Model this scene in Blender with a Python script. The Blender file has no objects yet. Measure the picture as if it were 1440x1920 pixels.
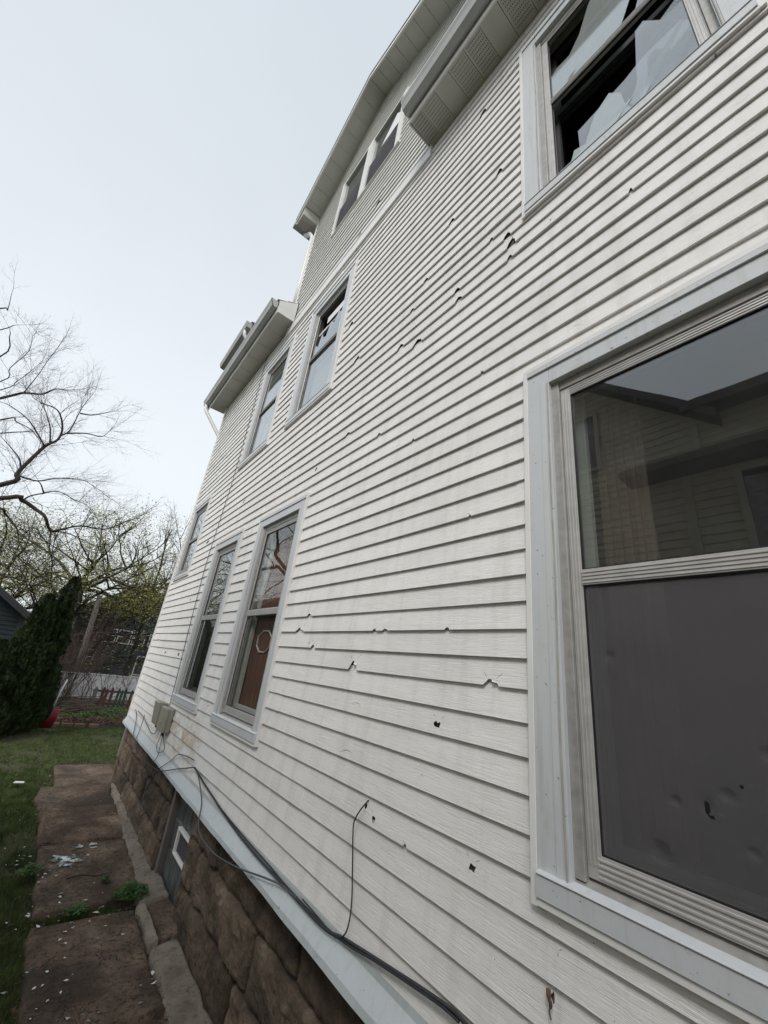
import bpy, bmesh, math, random
import numpy as np
from mathutils import Vector, Matrix, noise
from mathutils.geometry import tessellate_polygon
R = math.radians
rnd = random.Random(7)
S = bpy.context.scene
COL = S.collection

# ------------------------------------------------------------------ camera
cd = bpy.data.cameras.new('camera')
cam = bpy.data.objects.new('camera', cd)
COL.objects.link(cam)
S.camera = cam
cd.sensor_fit = 'HORIZONTAL'
cd.sensor_width = 36
cd.lens = 36 * 756.04 / 1440
cd.clip_start = .02
cd.clip_end = 500
rt = Vector((0.77549278, -0.62024698, 0.11791789))
up = -Vector((0.32186964, 0.22771919, -0.9189907))
bk = -Vector((0.54314904, 0.75062485, 0.37623326))
M = Matrix.Identity(4)
for i in range(3):
    M[i][0], M[i][1], M[i][2] = rt[i], up[i], bk[i]
M[0][3], M[1][3], M[2][3] = -1.3375, 0.0, 1.86
cam.matrix_world = M

# ------------------------------------------------------------------ sky, sun
W = bpy.data.worlds.new('World')
S.world = W
W.use_nodes = True
nt = W.node_tree
nt.nodes.clear()
L = nt.links.new
wo = nt.nodes.new('ShaderNodeOutputWorld')
bg = nt.nodes.new('ShaderNodeBackground')
sky = nt.nodes.new('ShaderNodeTexSky')
sky.sky_type = 'NISHITA'
sky.sun_disc = False
sky.sun_elevation = R(45)
sky.sun_rotation = R(-122)
sky.air_density = 1.0
sky.dust_density = 4.0
tc = nt.nodes.new('ShaderNodeTexCoord')
sp = nt.nodes.new('ShaderNodeSeparateXYZ')
L(tc.outputs['Generated'], sp.inputs[0])
cr = nt.nodes.new('ShaderNodeValToRGB')          # the even overcast layer: paler low down
cr.color_ramp.elements[0].position = 0.0
cr.color_ramp.elements[0].color = (7.5, 7.95, 8.15, 1)
cr.color_ramp.elements[1].position = 1.0
cr.color_ramp.elements[1].color = (5.55, 6.0, 6.5, 1)
e = cr.color_ramp.elements.new(.5)
e.color = (6.6, 7.0, 7.4, 1)
L(sp.outputs[2], cr.inputs[0])
cn = nt.nodes.new('ShaderNodeTexNoise')
cn.inputs['Scale'].default_value = 1.6
cn.inputs['Detail'].default_value = 4
L(tc.outputs['Generated'], cn.inputs['Vector'])
mr = nt.nodes.new('ShaderNodeMapRange')
mr.inputs[1].default_value = .3
mr.inputs[2].default_value = .7
mr.inputs[3].default_value = .96
mr.inputs[4].default_value = 1.04
L(cn.outputs[0], mr.inputs[0])
mul = nt.nodes.new('ShaderNodeVectorMath')
mul.operation = 'SCALE'
L(cr.outputs[0], mul.inputs[0])
L(mr.outputs[0], mul.inputs['Scale'])
mx = nt.nodes.new('ShaderNodeMixRGB')
mx.inputs[0].default_value = .93
L(sky.outputs[0], mx.inputs[1])
L(mul.outputs[0], mx.inputs[2])
L(mx.outputs[0], bg.inputs[0])
bg.inputs[1].default_value = .087
L(bg.outputs[0], wo.inputs[0])
sd = bpy.data.lights.new('sun', 'SUN')
sd.energy = 1.5
sd.angle = R(26)
sd.color = (1, .97, .93)
so = bpy.data.objects.new('sun', sd)
COL.objects.link(so)
# the bright part of the overcast is high on the open (left) side
sdir = Vector((-math.cos(R(45)) * math.sin(R(122)), math.cos(R(45)) * math.cos(R(122)), math.sin(R(45))))
so.rotation_euler = (-sdir).to_track_quat('-Z', 'Y').to_euler()
S.view_settings.view_transform = 'Standard'
S.view_settings.look = 'None'
S.view_settings.gamma = 1
S.view_settings.use_curve_mapping = False
S.view_settings.exposure = 0.60
S.render.engine = 'CYCLES'
S.cycles.transparent_max_bounces = 16
S.cycles.max_bounces = 8

# ------------------------------------------------------------------ materials
class NT:
    def __init__(s, name):
        s.m = bpy.data.materials.new(name)
        s.m.use_nodes = True
        s.t = s.m.node_tree
        s.b = s.t.nodes['Principled BSDF']
        s.o = s.t.nodes['Material Output']
        s.tc = s.t.nodes.new('ShaderNodeTexCoord')
    def n(s, k): return s.t.nodes.new('ShaderNode' + k)
    def l(s, a, b): s.t.links.new(a, b)
    def noise(s, sc, det=5, scale3=(1, 1, 1), rough=.55, dist=0):
        mp = s.n('Mapping'); mp.inputs['Scale'].default_value = scale3
        s.l(s.tc.outputs['Object'], mp.inputs[0])
        x = s.n('TexNoise'); x.inputs['Scale'].default_value = sc; x.inputs['Detail'].default_value = det
        x.inputs['Roughness'].default_value = rough; x.inputs['Distortion'].default_value = dist
        s.l(mp.outputs[0], x.inputs['Vector'])
        return x.outputs[0]
    def ramp(s, src, stops):
        r = s.n('ValToRGB'); el = r.color_ramp.elements
        while len(el) < len(stops): el.new(.5)
        for e_, (p, c) in zip(el, stops):
            e_.position = p
            e_.color = (*c, 1) if isinstance(c, tuple) else (c, c, c, 1)
        s.l(src, r.inputs[0]); return r.outputs[0]
    def mix(s, f, a, b, typ='MIX'):
        m = s.n('MixRGB'); m.blend_type = typ
        for i, v in enumerate((f, a, b)):
            if isinstance(v, (int, float)): m.inputs[i].default_value = v if i == 0 else (v, v, v, 1)
            elif isinstance(v, tuple): m.inputs[i].default_value = (*v, 1)
            else: s.l(v, m.inputs[i])
        return m.outputs[0]
    def bump(s, h, st=.3, dist=.01, prev=None):
        b = s.n('Bump'); b.inputs['Strength'].default_value = st; b.inputs['Distance'].default_value = dist
        s.l(h, b.inputs['Height'])
        if prev: s.l(prev, b.inputs['Normal'])
        s.l(b.outputs[0], s.b.inputs['Normal']); return b.outputs[0]
    def col(s, c):
        if isinstance(c, tuple): s.b.inputs['Base Color'].default_value = (*c, 1)
        else: s.l(c, s.b.inputs['Base Color'])
    def rough(s, v): s.b.inputs['Roughness'].default_value = v
    def rand(s): return s.n('ObjectInfo').outputs['Random']

MAT = {}
def simple(name, c, rough=.6, var=.12, nsc=6, bsc=0, bst=.2, metal=0, spec=.5, rnd_var=0, scale3=(1, 1, 1)):
    t = NT(name)
    d = tuple(x * (1 - var) for x in c); u = tuple(min(1, x * (1 + var)) for x in c)
    k = t.ramp(t.noise(nsc, scale3=scale3), [(.3, d), (.7, u)])
    if rnd_var:
        k = t.mix(1, k, t.ramp(t.rand(), [(0, 1 - rnd_var), (1, 1.0)]), 'MULTIPLY')
    t.col(k); t.rough(rough)
    t.b.inputs['Metallic'].default_value = metal
    t.b.inputs['Specular IOR Level'].default_value = spec
    if bsc: t.bump(t.noise(bsc, 4, scale3=scale3), bst, .004)
    MAT[name] = t.m
    return t

def siding_mat(name, stain=True, base=(.845, .828, .81)):
    t = NT(name)
    base_c = t.ramp(t.noise(1.7, 5), [(.3, tuple(x * .95 for x in base)), (.7, base)])
    base_c = t.mix(1, base_c, t.ramp(t.rand(), [(0, .935), (1, 1.0)]), 'MULTIPLY')
    # run-off grime: long soft streaks down the wall
    dirt = t.ramp(t.noise(1, 6, (1, 11, 1.2), .6), [(.48, 0.0), (.8, .5)])
    base_c = t.mix(dirt, base_c, (.50, .49, .45))
    # specks of spatter
    sp1 = t.ramp(t.noise(75, 2), [(.735, 0.0), (.765, 1.0)])
    spm = t.ramp(t.noise(2.3, 3), [(.5, 0.0), (.62, 1.0)])
    base_c = t.mix(t.mix(1, sp1, spm, 'MULTIPLY'), base_c, (.13, .12, .10))
    if stain:
        spx = t.n('SeparateXYZ'); t.l(t.tc.outputs['Object'], spx.inputs[0])
        def bell(o, c, w):
            a = t.n('Math'); a.operation = 'SUBTRACT'; t.l(o, a.inputs[0]); a.inputs[1].default_value = c
            b = t.n('Math'); b.operation = 'DIVIDE'; t.l(a.outputs[0], b.inputs[0]); b.inputs[1].default_value = w
            d = t.n('Math'); d.operation = 'MULTIPLY'; t.l(b.outputs[0], d.inputs[0]); t.l(b.outputs[0], d.inputs[1])
            return d.outputs[0]
        a = t.n('Math'); a.operation = 'ADD'; t.l(bell(spx.outputs[1], 4.75, .75), a.inputs[0]); t.l(bell(spx.outputs[2], 1.10, .26), a.inputs[1])
        f = t.n('Math'); f.operation = 'SUBTRACT'; f.use_clamp = True; f.inputs[0].default_value = 1.0; t.l(a.outputs[0], f.inputs[1])
        ns = t.ramp(t.noise(3.2, 6, (1, 1.2, 2.4), .6, .6), [(.42, 0.0), (.60, 1.0)])
        m = t.mix(1, t.mix(1, f.outputs[0], ns, 'MULTIPLY'), (.95, .95, .95), 'MULTIPLY')
        cc = t.ramp(t.noise(9, 4), [(.35, (.42, .30, .17)), (.65, (.60, .53, .42))])
        base_c = t.mix(m, base_c, cc)
    t.col(base_c)
    t.rough(.52)
    g = t.noise(1, 7, (40, 7, 150), .6, .5)
    g2 = t.ramp(g, [(.38, 0.0), (.5, 1.0), (.62, .35)])
    b1 = t.bump(g2, .42, .0022)
    t.bump(t.noise(2.1, 3, (1, 1, 3)), .22, .03, b1)
    MAT[name] = t.m
siding_mat('siding')
siding_mat('siding_gable', False, (.74, .735, .70))
siding_mat('siding_beige', False, (.50, .46, .36))

def trim_mat(name, c):
    t = NT(name)
    k = t.ramp(t.noise(2.5, 4), [(.3, tuple(x * .94 for x in c)), (.7, c)])
    k = t.mix(t.ramp(t.noise(1, 7, (30, 30, 2.2), .65), [(.52, 0.0), (.8, .45)]), k, (.33, .32, .29))
    k = t.mix(t.ramp(t.noise(60, 2), [(.70, 0.0), (.74, .8)]), k, (.16, .15, .13))
    k = t.mix(t.ramp(t.noise(4, 6, (1, 1, 1), .7), [(.60, 0.0), (.68, .3)]), k, (.42, .40, .36))
    t.col(k); t.rough(.45)
    b = t.bump(t.noise(3, 4), .25, .012); t.bump(t.noise(50, 3), .15, .001, b)
    MAT[name] = t.m
trim_mat('trim', (.58, .605, .625))
simple('trim_white', (.74, .735, .72), .45, .06, 4)
trim_mat('flashing', (.55, .595, .615))
simple('aluminium', (.50, .49, .475), .42, .1, 20, 120, .15, .35, scale3=(1, 1, 1))
simple('old_aluminium', (.37, .36, .345), .5, .16, 22, 90, .2, .3)
simple('soffit', (.50, .50, .45), .6, .06, 4)
simple('gutter', (.42, .425, .41), .45, .08, 3)
simple('fascia', (.70, .70, .67), .5, .06, 3)
simple('sealant', (.36, .34, .31), .8, .2, 12)
simple('sheathing', (.15, .125, .10), .95, .65, 14)
simple('beige_trim', (.42, .40, .34), .6, .1, 4)
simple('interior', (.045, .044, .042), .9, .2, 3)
simple('interior_brown', (.15, .062, .032), .7, .45, 8, scale3=(1, 5, .5))
simple('attic_grey', (.42, .44, .43), .8, .2, 6)
simple('curtain', (.20, .13, .11), .9, .2, 3, scale3=(1, 20, .6))
simple('blind', (.74, .75, .78), .7, .05, 3)
simple('white_wood', (.62, .61, .58), .6, .1, 14, 60, .2)
simple('rubber', (.012, .012, .014), .6, .2, 10)
simple('cable', (.022, .022, .026), .5, .2, 8)
simple('thin_cable', (.07, .075, .09), .5, .2, 8)
simple('utility', (.30, .29, .235), .6, .12, 5, 30, .15)
simple('brick_edge', (.20, .12, .085), .9, .3, 10, 30, .5)
simple('shingle', (.085, .085, .08), .95, .35, 18, 60, .6)
simple('shingle_pale', (.22, .22, .205), .95, .3, 18, 60, .6)
simple('garage_green', (.012, .024, .028), .75, .25, 3, 30, .2)
simple('house_dark', (.034, .052, .052), .8, .25, 3, 30, .2)
simple('dark_trim', (.030, .032, .034), .7, .2, 4)
simple('grey_wood', (.13, .115, .105), .9, .3, 9, 30, .5, scale3=(1, 1, .12))
simple('picket_red', (.075, .035, .026), .85, .35, 9, 30, .4)
simple('picket_green', (.035, .05, .035), .85, .35, 9, 30, .4)
simple('lattice', (.48, .49, .50), .7, .12, 5)
simple('bark', (.040, .034, .030), .95, .35, 12, 40, .8, scale3=(1, 1, .3))
simple('twig_pale', (.11, .095, .085), .95, .25, 12)
simple('twig_brown', (.075, .05, .038), .95, .35, 12)
simple('shovel_red', (.22, .012, .022), .45, .2, 6)
simple('black_plastic', (.012, .012, .012), .4, .2, 6)
simple('steel', (.55, .55, .55), .35, .15, 20, metal=.8)
simple('shard_white', (.62, .66, .66), .25, .15, 20)
simple('chip_white', (.70, .69, .66), .6, .12, 20)
simple('dead_leaf', (.10, .065, .04), .9, .45, 14)
simple('green_fence_wire', (.12, .12, .12), .6, .2, 6)

def schlick(t, f0, ex=2.6):
    g = t.n('NewGeometry'); dt = t.n('VectorMath'); dt.operation = 'DOT_PRODUCT'
    t.l(g.outputs['Incoming'], dt.inputs[0]); t.l(g.outputs['Normal'], dt.inputs[1])
    def m(op, a, b=0.):
        k = t.n('Math'); k.operation = op
        for i, v in enumerate((a, b)):
            if isinstance(v, (int, float)): k.inputs[i].default_value = v
            else: t.l(v, k.inputs[i])
        return k.outputs[0]
    c = m('ABSOLUTE', dt.outputs['Value'])
    return m('ADD', m('MULTIPLY', m('POWER', m('SUBTRACT', 1.0, c), ex), 1 - f0), f0)
t = NT('glass')
gl = t.n('BsdfGlossy'); gl.inputs['Roughness'].default_value = .012
gl.inputs['Color'].default_value = (.86, .88, .90, 1)
tr = t.n('BsdfTransparent'); tr.inputs['Color'].default_value = (.80, .83, .82, 1)
fr = schlick(t, .105)
bp = t.n('Bump'); bp.inputs['Strength'].default_value = .05; bp.inputs['Distance'].default_value = .01
t.l(t.noise(2.2, 2), bp.inputs['Height']); t.l(bp.outputs[0], gl.inputs['Normal'])
ms = t.n('MixShader'); t.l(fr, ms.inputs[0]); t.l(tr.outputs[0], ms.inputs[1]); t.l(gl.outputs[0], ms.inputs[2])
df = t.n('BsdfDiffuse'); df.inputs['Color'].default_value = (.30, .29, .28, 1)     # thin film of dust
m2 = t.n('MixShader'); t.l(t.ramp(t.noise(3, 6), [(.3, .015), (.8, .06)]), m2.inputs[0])
t.l(ms.outputs[0], m2.inputs[1]); t.l(df.outputs[0], m2.inputs[2]); t.l(m2.outputs[0], t.o.inputs[0])
MAT['glass'] = t.m

t = NT('clear_glass')                             # ordinary single glass
gl = t.n('BsdfGlossy'); gl.inputs['Roughness'].default_value = .01; gl.inputs['Color'].default_value = (.9, .9, .9, 1)
tr = t.n('BsdfTransparent'); tr.inputs['Color'].default_value = (.9, .91, .90, 1)
bp = t.n('Bump'); bp.inputs['Strength'].default_value = .05; bp.inputs['Distance'].default_value = .01
t.l(t.noise(2.2, 2), bp.inputs['Height']); t.l(bp.outputs[0], gl.inputs['Normal'])
ms = t.n('MixShader'); t.l(schlick(t, .035, 4.6), ms.inputs[0]); t.l(tr.outputs[0], ms.inputs[1]); t.l(gl.outputs[0], ms.inputs[2])
t.l(ms.outputs[0], t.o.inputs[0])
MAT['clear_glass'] = t.m
t = NT('shard_glass')                             # loose broken panes, pale diffuse colour mixed in to brighten their reflections
gl = t.n('BsdfGlossy'); gl.inputs['Roughness'].default_value = .05; gl.inputs['Color'].default_value = (.88, .91, .93, 1)
tr = t.n('BsdfTransparent'); tr.inputs['Color'].default_value = (.72, .78, .76, 1)
fr = schlick(t, .16)
ms = t.n('MixShader'); t.l(fr, ms.inputs[0]); t.l(tr.outputs[0], ms.inputs[1]); t.l(gl.outputs[0], ms.inputs[2])
df = t.n('BsdfDiffuse'); df.inputs['Color'].default_value = (.62, .66, .66, 1)
m2 = t.n('MixShader'); m2.inputs[0].default_value = .22
t.l(ms.outputs[0], m2.inputs[1]); t.l(df.outputs[0], m2.inputs[2]); t.l(m2.outputs[0], t.o.inputs[0])
MAT['shard_glass'] = t.m

t = NT('screen')                                   # insect mesh: fine weave, part see-through
df = t.n('BsdfDiffuse')
wv = t.noise(1, 3, (1, 260, 300), .6)
t.l(t.ramp(wv, [(.3, (.088, .084, .091)), (.7, (.135, .130, .140))]), df.inputs['Color'])
bp = t.n('Bump'); bp.inputs['Strength'].default_value = .5; bp.inputs['Distance'].default_value = .01
t.l(t.noise(5, 5), bp.inputs['Height']); t.l(bp.outputs[0], df.inputs['Normal'])
tr = t.n('BsdfTransparent')
ms = t.n('MixShader'); ms.inputs[0].default_value = .70
t.l(tr.outputs[0], ms.inputs[1]); t.l(df.outputs[0], ms.inputs[2]); t.l(ms.outputs[0], t.o.inputs[0])
MAT['screen'] = t.m

t = NT('stone')
n1 = t.noise(3.2, 10, (1, 1, 1), .72, .8)
c = t.ramp(n1, [(.30, (.032, .025, .019)), (.44, (.090, .070, .052)), (.56, (.16, .125, .092)), (.70, (.30, .265, .22))])
c = t.mix(1, c, t.ramp(t.rand(), [(0, (.62, .55, .5)), (.5, (.95, .9, .86)), (1, (1.2, 1.08, 1.0))]), 'MULTIPLY')
c = t.mix(t.ramp(t.noise(1.1, 5, (1, 1, .5)), [(.52, 0.0), (.68, .6)]), c, (.035, .038, .03))
t.col(c); t.rough(.92)
b1 = t.bump(t.noise(9, 9, (1, 1, 1), .65, .7), .9, .03)
b2 = t.bump(t.noise(34, 6, (1, 1, 1), .75), 1.0, .010, b1)
t.bump(t.noise(110, 4), .7, .003, b2)
MAT['stone'] = t.m

t = NT('mortar')
c = t.ramp(t.noise(6, 8, rough=.7), [(.3, (.13, .108, .085)), (.5, (.22, .188, .152)), (.72, (.31, .275, .23))])
c = t.mix(t.ramp(t.noise(30, 6, rough=.7), [(.54, 0.0), (.66, .7)]), c, (.07, .055, .042))
t.col(c); t.rough(.95); t.bump(t.noise(28, 8, rough=.75), .9, .02)
MAT['mortar'] = t.m
t = NT('mortar_dark')
c = t.ramp(t.noise(12, 7, rough=.7), [(.3, (.06, .05, .04)), (.6, (.14, .12, .098)), (.75, (.22, .19, .16))])
t.col(c); t.rough(.95); t.bump(t.noise(40, 7, rough=.75), 1, .02)
MAT['mortar_dark'] = t.m
t = NT('slab')
c = t.ramp(t.noise(3.5, 8, rough=.7), [(.32, (.11, .076, .054)), (.5, (.21, .148, .104)), (.72, (.33, .26, .20))])
c = t.mix(1, c, t.ramp(t.rand(), [(0, (.78, .78, .78)), (1, (1.25, 1.2, 1.15))]), 'MULTIPLY')
c = t.mix(t.ramp(t.noise(34, 5, rough=.7), [(.52, 0.0), (.62, .75)]), c, (.035, .025, .018))
c = t.mix(t.ramp(t.noise(38, 3), [(.66, 0.0), (.71, .8)]), c, (.22, .18, .14))
c = t.mix(t.ramp(t.noise(1.3, 6, rough=.7), [(.42, .75), (.6, 0.0)]), c, (.035, .024, .017))
vo = t.n('TexVoronoi'); vo.feature = 'DISTANCE_TO_EDGE'; vo.inputs['Scale'].default_value = 1.35; vo.inputs['Randomness'].default_value = 1
wp = t.n('VectorMath'); wp.operation = 'ADD'; nn_ = t.n('TexNoise'); nn_.inputs['Scale'].default_value = 3; nn_.inputs['Detail'].default_value = 6; t.l(t.tc.outputs['Object'], nn_.inputs['Vector'])
t.l(t.tc.outputs['Object'], wp.inputs[0]); t.l(nn_.outputs[1], wp.inputs[1]); t.l(wp.outputs[0], vo.inputs['Vector'])
ck = t.ramp(vo.outputs['Distance'], [(.0, 1.0), (.008, 0.0)])
c = t.mix(ck, c, (.02, .015, .011))
t.col(c); t.rough(.95); t.bump(t.noise(40, 8, rough=.75), 1.0, .02)
MAT['slab'] = t.m
t = NT('soil')
c = t.ramp(t.noise(2.0, 9, rough=.7), [(.3, (.040, .032, .020)), (.5, (.055, .055, .024)), (.7, (.065, .075, .028))])
t.col(c); t.rough(1); t.bump(t.noise(25, 8, rough=.7), 1, .03)
MAT['soil'] = t.m
t = NT('mulch')
c = t.ramp(t.noise(14, 8, rough=.7), [(.3, (.02, .014, .01)), (.55, (.06, .042, .03)), (.75, (.12, .09, .065))])
t.col(c); t.rough(1); t.bump(t.noise(25, 8, rough=.7), 1, .05)
MAT['mulch'] = t.m
t = NT('glass_block')
c = t.ramp(t.noise(5, 7, (1, 6, 1.2), .6), [(.3, (.040, .050, .052)), (.55, (.10, .115, .115)), (.75, (.19, .20, .195))])
t.col(c); t.rough(.28); t.bump(t.noise(4, 4, (1, 6, 1)), .6, .02)
MAT['glass_block'] = t.m

def leaf_mat(name, c, var=.35, sub=.3):
    t = NT(name)
    d = tuple(x * (1 - var) for x in c); u = tuple(x * (1 + var) for x in c)
    t.col(t.ramp(t.noise(6, 4), [(.3, d), (.7, u)])); t.rough(.7)
    t.b.inputs['Specular IOR Level'].default_value = .25
    MAT[name] = t.m
leaf_mat('arborvitae', (.036, .056, .020), .6)
leaf_mat('spring_leaf', (.31, .31, .10), .4)
leaf_mat('grass', (.080, .115, .034), .5)
leaf_mat('weed', (.055, .12, .03), .4)

# ------------------------------------------------------------------ mesh helpers
I4 = Matrix.Identity(4)
def link(name, me, parent=None, mats=None):
    o = bpy.data.objects.new(name, me)
    COL.objects.link(o)
    if mats is not None:
        for m in (mats if isinstance(mats, (list, tuple)) else [mats]): me.materials.append(MAT[m])
    if parent:
        o.parent = parent
        w = world_of(parent)
        o.matrix_parent_inverse = w.inverted()
    return o
WM = {}
def world_of(o):
    return WM.get(o.name, I4)
def empty(name, loc, label=None, cat=None, group=None):
    o = bpy.data.objects.new(name, None)
    COL.objects.link(o)
    o.location = loc
    o.empty_display_size = .1
    WM[o.name] = Matrix.Translation(loc)
    tag(o, label, cat, group)
    return o
def tag(o, label=None, cat=None, group=None, kind=None):
    if label: o['label'] = label
    if cat: o['category'] = cat
    if group: o['group'] = group
    if kind: o['kind'] = kind
    return o

class MB:
    def __init__(s): s.v = []; s.f = []; s.mi = []
    def box(s, x0, x1, y0, y1, z0, z1, m=0):
        b = len(s.v)
        s.v += [(x, y, z) for x in (x0, x1) for y in (y0, y1) for z in (z0, z1)]
        for f in ((0, 1, 3, 2), (4, 6, 7, 5), (0, 4, 5, 1), (2, 3, 7, 6), (0, 2, 6, 4), (1, 5, 7, 3)):
            s.f.append(tuple(b + i for i in f)); s.mi.append(m)
        return s
    def hexa(s, p, m=0):       # 8 corners: bottom 4 (ccw) then top 4
        b = len(s.v); s.v += [tuple(q) for q in p]
        for f in ((3, 2, 1, 0), (4, 5, 6, 7), (0, 1, 5, 4), (1, 2, 6, 5), (2, 3, 7, 6), (3, 0, 4, 7)):
            s.f.append(tuple(b + i for i in f)); s.mi.append(m)
        return s
    def quad(s, a, b_, c, d, m=0):
        b = len(s.v); s.v += [tuple(a), tuple(b_), tuple(c), tuple(d)]
        s.f.append((b, b + 1, b + 2, b + 3)); s.mi.append(m); return s
    def poly(s, pts, m=0):
        b = len(s.v); s.v += [tuple(p) for p in pts]
        s.f.append(tuple(range(b, b + len(pts)))); s.mi.append(m); return s
    def prism(s, prof, y0, y1, m=0, caps=True):   # profile in (x,z), run along y
        b = len(s.v); n = len(prof)
        s.v += [(x, y0, z) for x, z in prof] + [(x, y1, z) for x, z in prof]
        for i in range(n):
            j = (i + 1) % n
            s.f.append((b + i, b + j, b + n + j, b + n + i)); s.mi.append(m)
        if caps:
            s.f.append(tuple(b + i for i in range(n))[::-1]); s.f.append(tuple(b + n + i for i in range(n))); s.mi += [m, m]
        return s
    def plate(s, pts, x, th, m=0):              # (y,z) outline -> slab of thickness th behind x
        b = len(s.v); n = len(pts)
        s.v += [(x, y, z) for y, z in pts] + [(x + th, y, z) for y, z in pts]
        s.f.append(tuple(range(b, b + n))); s.f.append(tuple(range(b + 2 * n - 1, b + n - 1, -1))); s.mi += [m, m]
        for i in range(n):
            j = (i + 1) % n
            s.f.append((b + j, b + i, b + n + i, b + n + j)); s.mi.append(m)
        return s
    def tube(s, pts, r, sides=6, r1=None, m=0):
        pts = [Vector(p) for p in pts]; n = len(pts)
        rr = [r if r1 is None else r + (r1 - r) * i / max(1, n - 1) for i in range(n)] if not isinstance(r, (list, tuple)) else r
        b = len(s.v); ref = None
        for i, p in enumerate(pts):
            d = (pts[min(i + 1, n - 1)] - pts[max(i - 1, 0)]).normalized()
            if ref is None: ref = Vector((0, 0, 1)) if abs(d.z) < .9 else Vector((1, 0, 0))
            u = d.cross(ref).normalized(); w = u.cross(d).normalized(); ref = w
            for k in range(sides):
                a = 2 * math.pi * k / sides
                s.v.append(tuple(p + (u * math.cos(a) + w * math.sin(a)) * rr[i]))
        for i in range(n - 1):
            for k in range(sides):
                k2 = (k + 1) % sides
                s.f.append((b + i * sides + k, b + i * sides + k2, b + (i + 1) * sides + k2, b + (i + 1) * sides + k)); s.mi.append(m)
        s.f.append(tuple(b + k for k in range(sides))[::-1]); s.f.append(tuple(b + (n - 1) * sides + k for k in range(sides))); s.mi += [m, m]
        return s
    def mesh(s, name):
        me = bpy.data.meshes.new(name)
        me.from_pydata(s.v, [], s.f)
        if any(s.mi): me.polygons.foreach_set('material_index', s.mi)
        me.update()
        return me
    def build(s, name, mats, parent=None, smooth=False, bevel=0, recalc=True):
        me = s.mesh(name)
        if recalc:
            bm = bmesh.new(); bm.from_mesh(me); bmesh.ops.recalc_face_normals(bm, faces=bm.faces)
            if bevel:
                bmesh.ops.bevel(bm, geom=list(bm.edges), offset=bevel, segments=1, affect='EDGES', profile=.5, clamp_overlap=True)
            bm.to_mesh(me); bm.free()
        if smooth: me.polygons.foreach_set('use_smooth', [True] * len(me.polygons))
        return link(name, me, parent, mats)

def npmesh(name, V, F, mat, parent=None):
    """V (n,3) float array, F (m,k) int array"""
    me = bpy.data.meshes.new(name)
    k = F.shape[1]
    me.vertices.add(len(V)); me.vertices.foreach_set('co', V.astype(np.float32).ravel())
    me.loops.add(F.size); me.loops.foreach_set('vertex_index', F.astype(np.int32).ravel())
    me.polygons.add(len(F)); me.polygons.foreach_set('loop_start', np.arange(len(F), dtype=np.int32) * k)
    me.polygons.foreach_set('loop_total', np.full(len(F), k, dtype=np.int32))
    me.update(calc_edges=True)
    me.validate()
    return link(name, me, parent, mat)
def nz(x, y=0., z=0.): return noise.noise(Vector((x, y, z)))
# ================================================================== HOUSE
house = empty('clapboard_house', (0, 3, 0), 'tall cream clapboard house with broken windows and hail-holed siding on a brown stone base', 'house')
HS = .1016
def course_z(n): return 3.0955 - HS * n
YN, YF = -2.6, 7.785
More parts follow.
